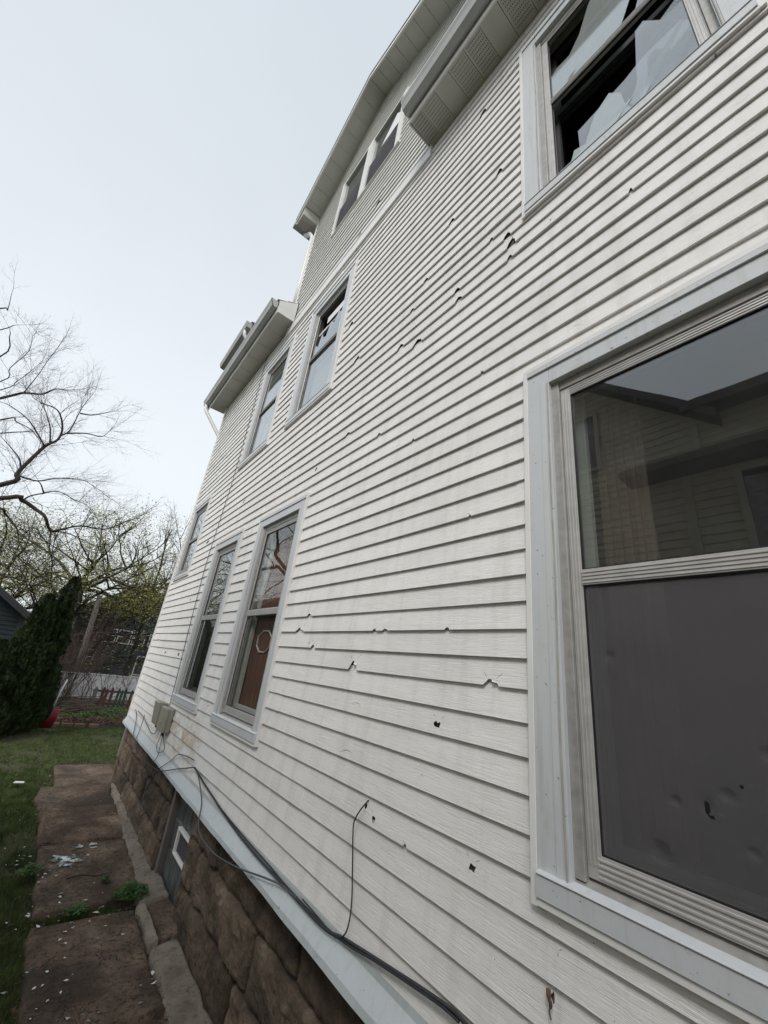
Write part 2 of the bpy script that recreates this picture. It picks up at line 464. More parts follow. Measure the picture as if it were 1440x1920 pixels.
# outer rectangles of the openings on the wall (y0, y1, z0, z1)
OPEN = [(-.19, .857, 1.325, 3.228), (2.925, 3.965, 1.325, 3.228), (4.44, 5.46, 1.325, 3.228), (6.62, 7.60, 2.93, 4.265),
        (-.19, .850, 4.335, 6.235), (2.925, 3.945, 4.325, 6.13), (4.435, 5.47, 4.325, 6.13)]
GOPEN = [(2.47, 4.02, 9.56 - 0.0, 10.82)]
"""damage on the boards, found on the wall: y, z, width, height, kind (n = broken out of the lower edge, h = hole, c = crack)"""
DAM = [(2.535, 2.19, 0.052, 0.02, 'n'), (1.777, 2.082, 0.028, 0.006, 'n'), (1.687, 2.083, 0.038, 0.008, 'n'), (1.256, 2.081, 0.025, 0.004, 'n'), (2.412, 1.995, 0.046, 0.028, 'n'), (2.476, 2.008, 0.022, 0.01, 'h'), (1.933, 1.904, 0.077, 0.043, 'n'), (1.02, 1.891, 0.067, 0.02, 'n'), (1.28, 1.71, 0.054, 0.036, 'h'), (1.859, 1.716, 0.1, 0.018, 'c'), (1.88, 1.49, 0.124, 0.027, 'c'), (1.036, 1.928, 0.046, 0.029, 'c'), (1.351, 1.508, 0.037, 0.032, 'c'), (2.636, 2.09, 0.11, 0.024, 'n'), (1.69, 1.327, 0.032, 0.031, 'h'), (1.624, 1.296, 0.032, 0.034, 'h'), (1.089, 1.316, 0.046, 0.032, 'h'), (0.811, 1.138, 0.016, 0.029, 'h'), (0.882, 1.227, 0.008, 0.026, 'c'), (0.792, 1.23, 0.003, 0.016, 'h'), (0.997, 1.132, 0.011, 0.01, 'c'), (1.12, 1.338, 0.069, 0.032, 'c'), (1.412, 1.266, 0.018, 0.007, 'n'), (0.945, 4.221, 0.085, 0.09, 'n'), (0.96, 4.323, 0.049, 0.045, 'n'), (1.076, 4.42, 0.039, 0.032, 'n'), (1.452, 5.037, 0.059, 0.05, 'n'), (1.49, 5.193, 0.113, 0.09, 'c'), (0.941, 4.117, 0.033, 0.033, 'n'), (1.674, 4.628, 0.044, 0.027, 'n'), (1.341, 4.225, 0.043, 0.033, 'n'), (1.321, 4.135, 0.057, 0.034, 'n'), (1.801, 4.416, 0.046, 0.023, 'n'), (1.695, 4.008, 0.094, 0.05, 'n'), (1.086, 3.509, 0.085, 0.039, 'c'), (0.617, 3.338, 0.089, 0.047, 'c'), (0.692, 4.152, 0.011, 0.021, 'h'), (2.786, 5.025, 0.08, 0.065, 'n'), (2.534, 4.404, 0.088, 0.057, 'n'), (1.887, 4.115, 0.068, 0.039, 'n'), (1.871, 3.709, 0.042, 0.028, 'c'), (2.004, 3.398, 0.041, 0.019, 'n'), (2.45, 3.6, 0.063, 0.019, 'n'), (2.915, 3.456, 0.047, 0.068, 'h'), (2.252, 2.91, 0.14, 0.02, 'c'), (2.893, 3.123, 0.057, 0.018, 'n'), (1.112, 3.385, 0.016, 0.012, 'n'), (1.154, 2.587, 0.011, 0.006, 'n'), (1.624, 3.184, 0.02, 0.013, 'n'), (4.797, 3.615, 0.088, 0.089, 'h'), (6.039, 3.397, 0.14, 0.09, 'h'), (5.524, 2.225, 0.14, 0.074, 'h'), (6.045, 2.505, 0.084, 0.031, 'h'), (6.593, 1.8, 0.112, 0.057, 'h'), (5.818, 1.809, 0.104, 0.061, 'h'), (7.283, 1.986, 0.111, 0.022, 'n'), (3.949, 1.506, 0.069, 0.039, 'h'), (4.201, 1.428, 0.084, 0.026, 'c'), (2.968, 2.921, 0.029, 0.02, 'n'), (2.897, 3.132, 0.046, 0.028, 'n'), (2.731, 1.705, 0.079, 0.026, 'c'), (4.162, 1.102, 0.071, 0.014, 'c'), (4.403, 1.116, 0.132, 0.021, 'c'), (1.189, 6.041, 0.063, 0.09, 'n'), (1.023, 5.047, 0.048, 0.064, 'n'), (1.447, 5.032, 0.055, 0.05, 'n'), (1.074, 4.419, 0.025, 0.022, 'n'), (0.931, 4.26, 0.056, 0.072, 'n'), (2.721, 6.917, 0.085, 0.083, 'n'), (3.047, 6.716, 0.096, 0.083, 'n'), (1.254, 5.997, 0.036, 0.077, 'c'), (3.018, 1.113, 0.043, 0.033, 'c'), (2.929, 1.244, 0.024, 0.026, 'c'), (4.403, 1.116, 0.114, 0.019, 'c'), (4.187, 1.431, 0.14, 0.026, 'c'), (3.944, 1.497, 0.069, 0.031, 'n'), (0.33, 3.924, 0.015, 0.022, 'n'), (-0.046, 3.944, 0.069, 0.09, 'c'), (-0.028, 4.339, 0.005, 0.011, 'n')]
DAMB = {}
for (y, z, w, h, k) in DAM:
    if k == 'n': n = round((3.0955 - (z - h * .4)) / HS)
    else: n = math.ceil((3.0955 - z) / HS)
    DAMB.setdefault(n, []).append((y, z, w, h, k))

def face_x(zb, z, h=HS):
    tt = (z - (zb + .004)) / (h + .008)
    return -.0185 + .0150 * tt
def slivers(r_, y0, zc, w, hh, a, b, z_b, z_t):
    out = []
    for sg in ((-1, 1) if w > .03 else (r_.choice((-1, 1)),)):
        st = Vector((y0 + sg * w * .30, zc + hh * .62)); d = Vector((sg * r_.uniform(.5, 1.2), r_.uniform(.5, 1.1))) * max(.012, w * .45)
        st.x = min(max(st.x, a + .006), b - .006)
        e = st + d; e.x = min(max(e.x, a + .004), b - .004); e.y = min(e.y, z_t - .004)
        if e.y - st.y < .005: continue
        m = (st + e) / 2 + Vector((r_.uniform(-.2, .2), r_.uniform(-.2, .2))) * d.length * .5
        m.x = min(max(m.x, a + .005), b - .005)
        n = Vector((-d.y, d.x)).normalized() * (.0007 + .0002 * max(0, y0))
        out.append([(st.x, st.y), (m.x + n.x, m.y + n.y), (e.x, e.y), (m.x - n.x, m.y - n.y)])
    return out
def course_mesh(n, zb, spans, dam, x0=0, h=HS):
    """spans: (ya, yb, zlo, zhi, ya_top, yb_top). One clapboard course, face, rounded butt and return."""
    mb = MB(); r2 = random.Random(n * 13 + 5)
    ph = n * 3.7
    joints = sorted((r2.uniform(-2, 1.2), r2.uniform(2.2, 4.8), r2.uniform(5.6, 7.4)))
    def off(y):
        j = 0
        for q in joints:
            if y > q: j += 1
        return (nz(y * .9, ph) * .0016 + (.0024 if j % 2 else 0), nz(y * .7, ph, 5) * .0022 + nz(y * 3.1, ph, 9) * .0006)
    for (ya, yb, zlo, zhi, yat, ybt) in spans:
        butt = zlo <= zb + .0005
        z_b = zb + .004 if butt else zlo
        z_t = zhi
        ds = [d for d in dam if ya + .02 < d[0] < yb - .02]
        ds.sort()
        segs = []; cur = ya
        for d in ds:
            a = max(cur + .004, d[0] - d[2] / 2 - .022); b = d[0] + d[2] / 2 + .022
            if b > yb - .01 or a > d[0] - d[2] / 2: continue
            segs.append((cur, a, None)); segs.append((a, b, d)); cur = b
        segs.append((cur, yb, None))
        for (a, b, d) in segs:
            if d is None:
                nn = max(1, int((b - a) / .22)); ys = [a + (b - a) * i / nn for i in range(nn + 1)]
                for q in joints:
                    if a + .02 < q < b - .02: ys += [q - .0006, q + .0006]
                ys.sort()
                base = len(mb.v); rows = 6 if butt else 2
                hem = z_t > zb + h + .005
                if hem: rows += 1
                for i, y in enumerate(ys):
                    dx, dz = off(y)
                    yt_ = y
                    if y == ya: yt_ = yat
                    if y == yb: yt_ = ybt
                    yl = y
                    col = ([(x0 - .0022, yt_, z_t + .013 + dz)] if hem else []) + [(x0 + dx + face_x(zb, z_t), yt_, z_t + dz), (x0 + dx + face_x(zb, z_b), yl, z_b + dz)]
                    if butt:
                        col += [(x0 + dx - .0190, yl, zb + .0014 + dz), (x0 + dx - .0180, yl, zb + .0002 + dz), (x0 + dx - .0162, yl, zb + dz), (x0 - .002, yl, zb + .002 + dz)]
                    mb.v += col
                for i in range(len(ys) - 1):
                    for k in range(rows - 1):
                        p = base + i * rows + k
                        mb.f.append((p, p + 1, p + rows + 1, p + rows)); mb.mi.append(0)
            else:
                y0, z0, w, hh, kind = d
                dx, dz = off(a); dx2, dz2 = off(b)
                def P(y, z):
                    s_ = (y - a) / (b - a)
                    return (x0 + dx + (dx2 - dx) * s_ + face_x(zb, z), y, z + dz + (dz2 - dz) * s_)
                loops = []
                if kind == 'n':
                    hh = max(.008, min(hh, h * .72))
                    sk = r2.uniform(-.12, .12)
                    notch = [(y0 - w / 2, z_b), (y0 - w * .40, z_b + hh * r2.uniform(.25, .5)), (y0 + w * (sk - .16), z_b + hh * r2.uniform(.7, .9)), (y0 + w * sk, z_b + hh), (y0 + w * (sk + .12), z_b + hh * r2.uniform(.72, .95)), (y0 + w * .33, z_b + hh * r2.uniform(.3, .6)), (y0 + w / 2, z_b)]
                    outer = [(a, z_b)] + notch + [(b, z_b), (b, z_t), (a, z_t)]
                    loops = [outer] + slivers(r2, y0, z_b + hh * .5, w, hh, a, b, z_b, z_t)
                    rim = notch
                    butts = [(a, y0 - w / 2), (y0 + w / 2, b)]
                else:
                    outer = [(a, z_b), (b, z_b), (b, z_t), (a, z_t)]
                    zc = min(max(z0, zb + .012 + hh / 2), zb + h - .008 - hh / 2) if hh < h - .03 else zb + h * .5
                    hh = min(hh, h * .7)
                    if kind == 'h':
                        rim = []; w *= .88; hh *= .9
                        m_ = 9; st = r2.uniform(0, 6)
                        for i in range(m_):
                            an = st + 2 * math.pi * i / m_; q = r2.uniform(.5, 1.1)
                            rim.append((y0 + math.cos(an) * w / 2 * q, zc + math.sin(an) * hh / 2 * q))
                    else:
                        m_ = 7; top = []; bot = []; tw = .0007 + .0003 * max(1, y0)
                        cz = r2.choice((-1, 1))
                        for i in range(m_):
                            u_ = i / (m_ - 1); yy = y0 + (u_ - .5) * w
                            zz = zc + hh * (math.sin(u_ * math.pi) * .7 - .35) * cz + r2.uniform(-.08, .08) * hh
                            t_ = tw * math.sin(math.pi * (u_ * .9 + .05))
                            top.append((yy, zz + t_)); bot.append((yy, zz - t_))
                        rim = top + bot[::-1]
                    rim = [(min(max(p[0], a + .003), b - .003), min(max(p[1], z_b + .002), z_t - .002)) for p in rim]
                    loops = [outer, rim]
                    if kind == 'h': loops += slivers(r2, y0, zc, w, hh, a, b, z_b, z_t)
                    butts = [(a, b)]
                flat = [p for lp in loops for p in lp]
                tris = tessellate_polygon([[Vector((p[0], p[1], 0)) for p in lp] for lp in loops])
                base = len(mb.v); mb.v += [P(*p) for p in flat]
                for tr_ in tris: mb.f.append(tuple(base + i for i in tr_)); mb.mi.append(0)
                # a splinter still hanging on one side of the break
                if w > .03 and kind != 'c' and len(rim) > 4:
                    i_ = 1 if kind == 'n' else r2.randrange(len(rim) - 1)
                    A_, B_ = P(*rim[i_]), P(*rim[i_ + 1]); cx_, cz_ = y0, sum(p[1] for p in rim) / len(rim)
                    fb_ = len(mb.v); T_ = ((A_[0] + B_[0]) / 2 - .007, (A_[1] + B_[1]) * .25 + cx_ * .5, (A_[2] + B_[2]) * .25 + cz_ * .5)
                    mb.v += [A_, B_, T_]; mb.f.append((fb_, fb_ + 1, fb_ + 2)); mb.mi.append(0)
                # broken edge thickness
                rb = len(mb.v); m_ = len(rim)
                mb.v += [P(*p) for p in rim] + [(P(*p)[0] + .0016, P(*p)[1], P(*p)[2]) for p in rim]
                for i in range(m_ if kind != 'n' else m_ - 1):
                    j = (i + 1) % m_
                    mb.f.append((rb + i, rb + j, rb + m_ + j, rb + m_ + i)); mb.mi.append(0)
                if butt:
                    for (p, q) in butts:
                        if q - p < .001: continue
                        bb = len(mb.v)
                        for y in (p, q):
                            s_ = (y - a) / (b - a); ddx = dx + (dx2 - dx) * s_; ddz = dz + (dz2 - dz) * s_
                            mb.v += [(x0 + ddx + face_x(zb, z_b), y, z_b + ddz), (x0 + ddx - .0190, y, zb + .0014 + ddz), (x0 + ddx - .0180, y, zb + .0002 + ddz), (x0 + ddx - .0162, y, zb + ddz), (x0 - .002, y, zb + .002 + ddz)]
                        for k in range(4):
                            mb.f.append((bb + k, bb + k + 1, bb + 6 + k, bb + 5 + k)); mb.mi.append(0)
    return mb

def solve_course(zb, y0, y1, opens, h=HS):
    """-> list of boards; each a list of spans"""
    zt = zb + h + .010
    full = []; part = []
    for (a, b, c, d) in opens:
        if c <= zb + .004 and d >= zb + h - .004: full.append((a, b))
        elif d > zb and c < zb + h:
            if c > zb: part.append((a, b, zb, c))
            else: part.append((a, b, d, zt))
    full.sort()
    pieces = []; cur = y0
    for (a, b) in full:
        if a > cur: pieces.append((cur, a))
        cur = max(cur, b)
    if cur < y1: pieces.append((cur, y1))
    out = []
    for (a, b) in pieces:
        sp_ = []; c0 = a
        for (pa, pb, lo, hi) in sorted(part):
            if pb <= a or pa >= b: continue
            pa_, pb_ = max(pa, a), min(pb, b)
            if pa_ > c0: sp_.append((c0, pa_, zb, zt, c0, pa_))
            if hi - lo > .006: sp_.append((pa_, pb_, lo, hi, pa_, pb_))
            c0 = pb_
        if c0 < b: sp_.append((c0, b, zb, zt, c0, b))
        out.append(sp_)
    return out

back = MB()
for n in range(22, -34, -1):
    zb = course_z(n)
    for spans in solve_course(zb, YN, YF, OPEN):
        course_mesh(n, zb, spans, DAMB.get(n, [])).build('siding_board', 'siding', house, recalc=False)
        for s_ in spans: back.box(.004, .010, s_[0], s_[1], s_[2], s_[3] - .0101)
# gable wall above the eaves line
GP, GZ, GS = 3.17, 10.05 + 0.0, .5            # gable peak y, z and roof pitch
for n in range(-35, -70, -1):
    zb = course_z(n)
    half = (GZ - zb) / GS; halft = (GZ - zb - HS) / GS
    if halft < .05: break
    y0, y1 = max(1.5, GP - half), min(4.87, GP + half)
    y0t, y1t = max(1.5, GP - halft), min(4.87, GP + halft)
    for spans in solve_course(zb, y0, y1, [(2.47, 4.02, 7.70, 8.95)]):
        sp2 = []
        for s_ in spans:
            a, b, lo, hi, at, bt = s_
            if a == y0: at = y0t
            if b == y1: bt = y1t
            sp2.append((a, b, lo, hi, at, bt))
        course_mesh(n, zb, sp2, DAMB.get(n, [])).build('siding_board', 'siding_gable', house, recalc=False)
        for s_ in sp2: back.box(.004, .010, max(s_[0], s_[4]), min(s_[1], s_[5]), s_[2], s_[3] - .0101)
tag(back.build('sheathing', 'sheathing', house), kind='stuff')

# far end wall of the house and rear volume
mb = MB()
for i in range(58):
    z = .84 + i * HS
    mb.hexa([(.002, YF + .018, z), (5.5, YF + .018, z), (5.5, YF, z), (.002, YF, z), (.002, YF + .006, z + HS), (5.5, YF + .006, z + HS), (5.5, YF, z + HS), (.002, YF, z + HS)])
tag(mb.build('end_wall_siding', 'siding', house), kind='stuff')
MB().box(.02, 5.5, YF - .10, YF - .001, 0, 6.72).build('end_wall', 'sheathing', house)
MB().box(-.030, .008, YF - .034, YF + .022, .80, 6.56).build('corner_trim', 'trim_white', house, bevel=.002)
mb = MB(); mb.box(-.034, -.004, 1.80, 4.90, 6.39, 6.57)
mb.box(-.040, -.034, 1.80, 4.90, 6.545, 6.57)
mb.build('band_board', 'trim_white', house, bevel=.002)
MB().box(-.026, .006, 4.87, 4.912, 6.58, 9.12).build('corner_trim', 'trim_white', house, bevel=.002)

# ---- drip flashing along the foot of the siding (dented sheet metal)
nY = 150; prof = [(-.018, .872), (-.020, .846), (-.058, .778), (-.060, .752), (-.052, .748)]
V = []; F = []
for i in range(nY + 1):
    y = YN + (YF + .045 - YN) * i / nY
    for k, (x, z) in enumerate(prof):
        dn = (nz(y * 3.3, k * .5) * .004 + nz(y * 9, k) * .0022) * (1 if k > 1 else .3)
        d2 = -.006 * max(0, nz(y * 5.1, 3.3) - .25) if k in (2, 3) else 0
        V.append((x + dn - d2, y, z + dn * .6))
for i in range(nY):
    for k in range(4):
        p = i * 5 + k; F.append((p, p + 5, p + 6, p + 1))
# sub-divide the sloped face for dents
me = bpy.data.meshes.new('flashing'); me.from_pydata(V, [], F); me.update()
o = link('drip_flashing', me, house, 'flashing')
bm = bmesh.new(); bm.from_mesh(me)
bmesh.ops.recalc_face_normals(bm, faces=bm.faces); bm.to_mesh(me); bm.free()
MB().poly([(-.018, YF + .044, .872), (-.020, YF + .044, .846), (-.058, YF + .044, .778), (-.058, YF + .044, .75), (.03, YF + .044, .75), (.03, YF + .044, .872)]).build('flashing_end', 'flashing', house, recalc=False)
MB().box(.0, .05, YN, YF, .77, .86).build('sill_beam', 'sheathing', house)

# ---- foundation: rock-faced sandstone
found = house
BW = (3.90, 4.62)            # basement window span
def stone(y0, y1, z0, z1, seed):
    nu = max(5, int((y1 - y0) / .018)); nv = max(4, int((z1 - z0) / .018))
    V = []; F = []
    for i in range(nu + 1):
        for j in range(nv + 1):
            u_, v_ = i / nu, j / nv
            y = y0 + (y1 - y0) * u_; z = z0 + (z1 - z0) * v_
            ed = min(1, min(u_, 1 - u_) * (y1 - y0) / .028) * min(1, min(v_, 1 - v_) * (z1 - z0) / .024)
            b = (.036 + .013 * nz(y * 3.1, z * 4.1, seed) + .016 * nz(y * 7, z * 9, seed + 3) + .016 * abs(nz(y * 17, z * 17, seed)) + .008 * nz(y * 40, z * 40, seed))
            V.append((.075 - max(0, b + .012) * ed ** .45 - .012 * ed ** .5, y + nz(y * 6, z * 6, seed + 9) * .005, z + nz(y * 5, z * 5, seed + 20) * .005))
    for i in range(nu):
        for j in range(nv):
            p = i * (nv + 1) + j; F.append((p, p + 1, p + nv + 2, p + nv + 1))
    n_ = len(V)
    me = bpy.data.meshes.new('foundation_stone'); me.from_pydata(V, [], F); me.update()
    return link('foundation_stone', me, found, 'stone')
rs = random.Random(3)
levels = [(-.06, .262), (.266, .535), (.539, .80)]
for li, (z0, z1) in enumerate(levels):
    y = YN + rs.uniform(0, .4)
    edges = [YN]
    while y < YF - .3:
        edges.append(y); y += rs.uniform(.65, 1.25)
    edges.append(YF - .06)
    for a, b in zip(edges[:-1], edges[1:]):
        for (p, q) in ([(a, b)] if (b < BW[0] or a > BW[1]) else [(a, BW[0] - .0), (BW[1], b)]):
            if q - p > .05 and not (p >= BW[0] and q <= BW[1]) and p < q:
                if p < BW[0] < q or p < BW[1] < q: continue
                stone(p + .001, q - .001, z0, z1, rs.uniform(0, 50))
MB().box(.066, .2, YN, BW[0], -.1, .78).box(.062, .2, BW[1], YF - .07, -.1, .78).box(.14, .2, BW[0], BW[1], -.1, .78).build('foundation_mortar', 'mortar_dark', house)
# corner returns of the foundation
MB().box(.07, 5.5, YF - .12, YF - .06, -.1, .80).build('foundation_return', 'stone', house)

# ---- basement opening: glass blocks round a small vent
bw = empty('basement_window', (0, 4.26, 0)); bw.parent = house; bw.matrix_parent_inverse = world_of(house).inverted()
bw['label'] = 'basement window of grey glass blocks with a small white vent'
def sub(name, mb_, mat, par, **k): return mb_.build(name, mat, par, **k)
sub('window_surround', MB().box(.028, .10, 4.56, 4.62, -.02, .76), 'grey_wood', bw, bevel=.003)
sub('window_surround', MB().box(.028, .10, 3.90, 3.925, -.02, .76), 'grey_wood', bw, bevel=.003)
cols = [(3.93, 4.135), (4.14, 4.345), (4.35, 4.555)]; rows = [(.02, .262), (.267, .473), (.478, .72)]
for i, (a, b) in enumerate(cols):
    for j, (c_, d_) in enumerate(rows):
        if j == 1 and i < 2: continue
        sub('glass_block', MB().box(.082 - .003 * ((i + j) % 2), .13, a, b, c_, d_), 'glass_block', bw, bevel=.012)
mb = MB()
for q in ((3.940, 3.962, .275, .465), (4.318, 4.340, .275, .465), (3.962, 4.318, .275, .295), (3.962, 4.318, .445, .465)): mb.box(.055, .09, *q)
sub('vent_frame', mb, 'trim_white', bw, bevel=.003)
sub('vent_pane', MB().box(.078, .082, 3.965, 4.315, .298, .442), 'screen', bw)
sub('block_mortar', MB().box(.095, .135, 3.925, 4.56, .0, .74), 'sheathing', bw)

# ================================================================== windows
def frame_mb(y0, y1, z0, z1, w, x0, x1, wb=None, wt=None):
    wb = wb or w; wt = wt or w
    mb = MB()
    mb.box(x0, x1, y0, y0 + w, z0, z1).box(x0, x1, y1 - w, y1, z0, z1)
    mb.box(x0, x1, y0 + w, y1 - w, z0, z0 + wb).box(x0, x1, y0 + w, y1 - w, z1 - wt, z1)
    return mb
def window(y0, y1, z0, z1, label, upper='glass', lower='glass', cw=.100, inner='interior', detail=1, mid=.487, sash=True, jt='trim_white', pane='glass'):
    w = empty('window', (0, (y0 + y1) / 2, z0)); w.parent = house; w.matrix_parent_inverse = world_of(house).inverted()
    w['label'] = label
    jw = .022
    mb = MB()
    mb.box(-.031, -.002, y0, y0 + jw, z0, z1).box(-.031, -.002, y1 - jw, y1, z0 - .008, z1)
    mb.box(-.034, -.002, y0 + jw, y1 - jw, z1 - jw, z1 + .003).box(-.034, -.002, y0 + jw, y1 - jw, z0 - .004, z0 + .016)
    mb.build('j_channel', jt, w, bevel=.0015)
    a, b, c, d = y0 + jw, y1 - jw, z0 + .016, z1 - jw
    # casings, each with its stepped inner bead
    for s in (0, 1):
        ya, yb = (a, a + cw) if s == 0 else (b - cw, b)
        mb = MB(); mb.box(-.028, .02, ya, yb, c + .055, d)
        bead = (yb - .034, yb - .020) if s == 0 else (ya + .020, ya + .034)
        mb.box(-.0305, -.0281, bead[0] - .0, bead[1] + .006, c + .057, d - cw + .02)
        mb.build('side_casing', 'trim', w, bevel=.002)
        if detail:   # line of old sealant down the casing
            ys = (yb - .012, yb - .006) if s == 0 else (ya + .006, ya + .012)
            n_ = 9; m3 = MB(); pts = []
            for i in range(n_ + 1):
                zz = c + .06 + (d - cw - c - .06) * i / n_
                pts.append((-.0288, (ys[0] + ys[1]) / 2 + nz(zz * 2, y0) * .006, zz))
            m3.tube(pts, .0036, 5); m3.build('sealant_line', 'sealant', w)
    mb = MB(); mb.box(-.0275, .02, a + cw, b - cw, d - cw, d)
    mb.box(-.036, -.0276, a + .002, b - .002, d - .026, d)
    mb.build('head_casing', 'trim', w, bevel=.002)
    # sill: upright face and a top that falls outward
    mb = MB()
    mb.hexa([(-.040, a, c), (.02, a, c), (.02, b, c), (-.040, b, c), (-.040, a, c + .054), (.02, a, c + .054), (.02, b, c + .054), (-.040, b, c + .054)])
    mb.hexa([(-.044, a + .002, c + .0545), (-.012, a + .002, c + .0545), (-.012, b - .002, c + .0545), (-.044, b - .002, c + .0545),
             (-.044, a + .002, c + .060), (-.012, a + .002, c + .069), (-.012, b - .002, c + .069), (-.044, b - .002, c + .060)])
    mb.build('sill', 'trim', w, bevel=.002)
    MB().hexa([(-.0118, a + cw - .02, c + .04), (.06, a + cw - .02, c + .04), (.06, b - cw + .02, c + .04), (-.0118, b - cw + .02, c + .04),
             (-.0118, a + cw - .02, c + .066), (.06, a + cw - .02, c + .096), (.06, b - cw + .02, c + .096), (-.0118, b - cw + .02, c + .066)]).build('sill_slope', 'old_aluminium', w, bevel=.001)
    # jamb / stops in the recess
    ja, jb = a + cw, b - cw; jc, jd = c + .094, d - cw
    mb = MB()
    mb.box(-.006, .10, ja, ja + .030, jc - .02, jd).box(-.006, .10, jb - .030, jb, jc - .02, jd).box(.002, .10, ja + .030, jb - .030, jd - .040, jd)
    mb.build('jamb', 'old_aluminium', w, bevel=.0015)
    fa, fb, fc, fd = ja + .031, jb - .031, jc - .008, jd - .041
    # storm frame with ribbed faces
    fw = .040
    mb = frame_mb(fa, fb, fc, fd, fw, .008, .036, wb=.058)
    for k in range(3):
        o_ = .006 + k * .011
        mb.box(.0055, .0079, fa + o_, fa + o_ + .005, fc + .03, fd - .02).box(.0055, .0079, fb - o_ - .005, fb - o_, fc + .03, fd - .02)
        mb.box(.0055, .0079, fa + .04, fb - .04, fd - o_ - .005, fd - o_)
    for k in range(4):
        mb.box(.0045, .0079, fa + .03, fb - .03, fc + .006 + k * .013, fc + .012 + k * .013)
    mb.build('storm_frame', 'aluminium', w, bevel=.0008)
    ga, gb, gc, gd = fa + fw, fb - fw, fc + .058, fd - fw
    zm = z0 + (z1 - z0) * mid
    mb = MB(); mb.box(.004, .034, ga, gb, zm - .027, zm + .027)
    for k in range(4): mb.box(.0012, .0039, ga, gb, zm - .022 + k * .012, zm - .017 + k * .012)
    mb.build('meeting_rail', 'aluminium', w, bevel=.0008)
    mb = MB()
    for (p, q) in ((gc, zm - .027), (zm + .027, gd)):
        mb.box(.0085, .016, ga, ga + .0045, p, q).box(.0085, .016, gb - .0045, gb, p, q)
        mb.box(.0085, .016, ga + .0045, gb - .0045, p, p + .0045).box(.0085, .016, ga + .0045, gb - .0045, q - .0045, q)
    mb.build('gasket', 'rubber', w)
    if upper == 'glass': MB().box(.016, .0185, ga, gb, zm + .027, gd).build('upper_pane', pane, w)
    if lower == 'glass': MB().box(.022, .0245, ga, gb, gc, zm - .027).build('lower_pane', pane, w)
    if lower == 'screen':
        scr(w, ga, gb, gc, zm - .027)
        MB().box(.046, .0485, ga, gb, gc, zm - .027).build('lower_pane', 'glass', w)
    # old wooden sash behind, with a glazing line
    if sash:
        mb = frame_mb(ja + .032, jb - .032, jc + .0, zm + .02, .055, .075, .105, wb=.07, wt=.035)
        mb.box(.092, .12, ja + .032, ja + .08, zm + .02, jd - .04).box(.092, .12, jb - .08, jb - .032, zm + .02, jd - .04)
        mb.build('wooden_sash', 'white_wood', w, bevel=.002)
    # room seen behind the glass
    mb = MB()
    X0, X1 = .104, 1.3
    mb.quad((X1, ja - .3, jc - .4), (X1, jb + .3, jc - .4), (X1, jb + .3, jd + .3), (X1, ja - .3, jd + .3))
    mb.quad((X0, ja, jc), (X1, ja - .3, jc - .4), (X1, ja - .3, jd + .3), (X0, ja, jd))
    mb.quad((X0, jb, jc), (X0, jb, jd), (X1, jb + .3, jd + .3), (X1, jb + .3, jc - .4))
    mb.quad((X0, ja, jd), (X1, ja - .3, jd + .3), (X1, jb + .3, jd + .3), (X0, jb, jd))
    mb.quad((X0, ja, jc), (X0, jb, jc), (X1, jb + .3, jc - .4), (X1, ja - .3, jc - .4))
    mb.build('room', inner, w, recalc=False)
    return w, dict(ga=ga, gb=gb, gc=gc, gd=gd, zm=zm, ja=ja, jb=jb, jc=jc, jd=jd)

def scr(w, a, b, c, d):
    """insect screen, dented and torn in a few places"""
    nu, nv = 190, 210; V = []; F = []
    dents = [(.405, 1.665, .016, .006), (.15, 1.9, .02, .01), (.60, 2.0, .012, .008), (.52, 1.86 - .32, .02, .012), (.36, 1.70, .012, .01), (.47, 1.66, .010, .01), (.27, 1.80, .013, .01), (.33, 1.60, .009, .008)]
    for i in range(nu + 1):
        for j in range(nv + 1):
            y = a + (b - a) * i / nu; z = c + (d - c) * j / nv
            x = .013 - .004 * math.sin(math.pi * (y - a) / (b - a)) * math.sin(math.pi * (z - c) / (d - c)) + .0030 * nz(y * 4, z * 3, 4) + .0012 * nz(y * 14, z * 11, 8)
            for (dy, dz, r, h) in dents:
                q = ((y - dy) ** 2 + (z - dz) ** 2) / (r * r * 1.4)
                if q < 8: x += .5 * h * math.exp(-q) * (1 if math.sin(q * 3) > -.5 else .3)
            V.append((x, y, z))
    tears = [(.405, 1.664, .0055, .015), (.398, 1.648, .008, .004), (.33, 1.725, .004, .004)]
    for i in range(nu):
        for j in range(nv):
            y = a + (b - a) * (i + .5) / nu; z = c + (d - c) * (j + .5) / nv
            if any(((y - ty) / tw) ** 2 + ((z - tz) / th) ** 2 + .5 * nz(y * 60, z * 60) < .9 for ty, tz, tw, th in tears): continue
            p = i * (nv + 1) + j; F.append((p, p + 1, p + nv + 2, p + nv + 1))
    o = npmesh('insect_screen', np.array(V), np.array(F), 'screen', w)
    o.data.polygons.foreach_set('use_smooth', [True] * len(o.data.polygons))

o1 = OPEN
w1, g = window(*o1[0], 'large near window with a dented insect screen in its lower half', lower='screen')
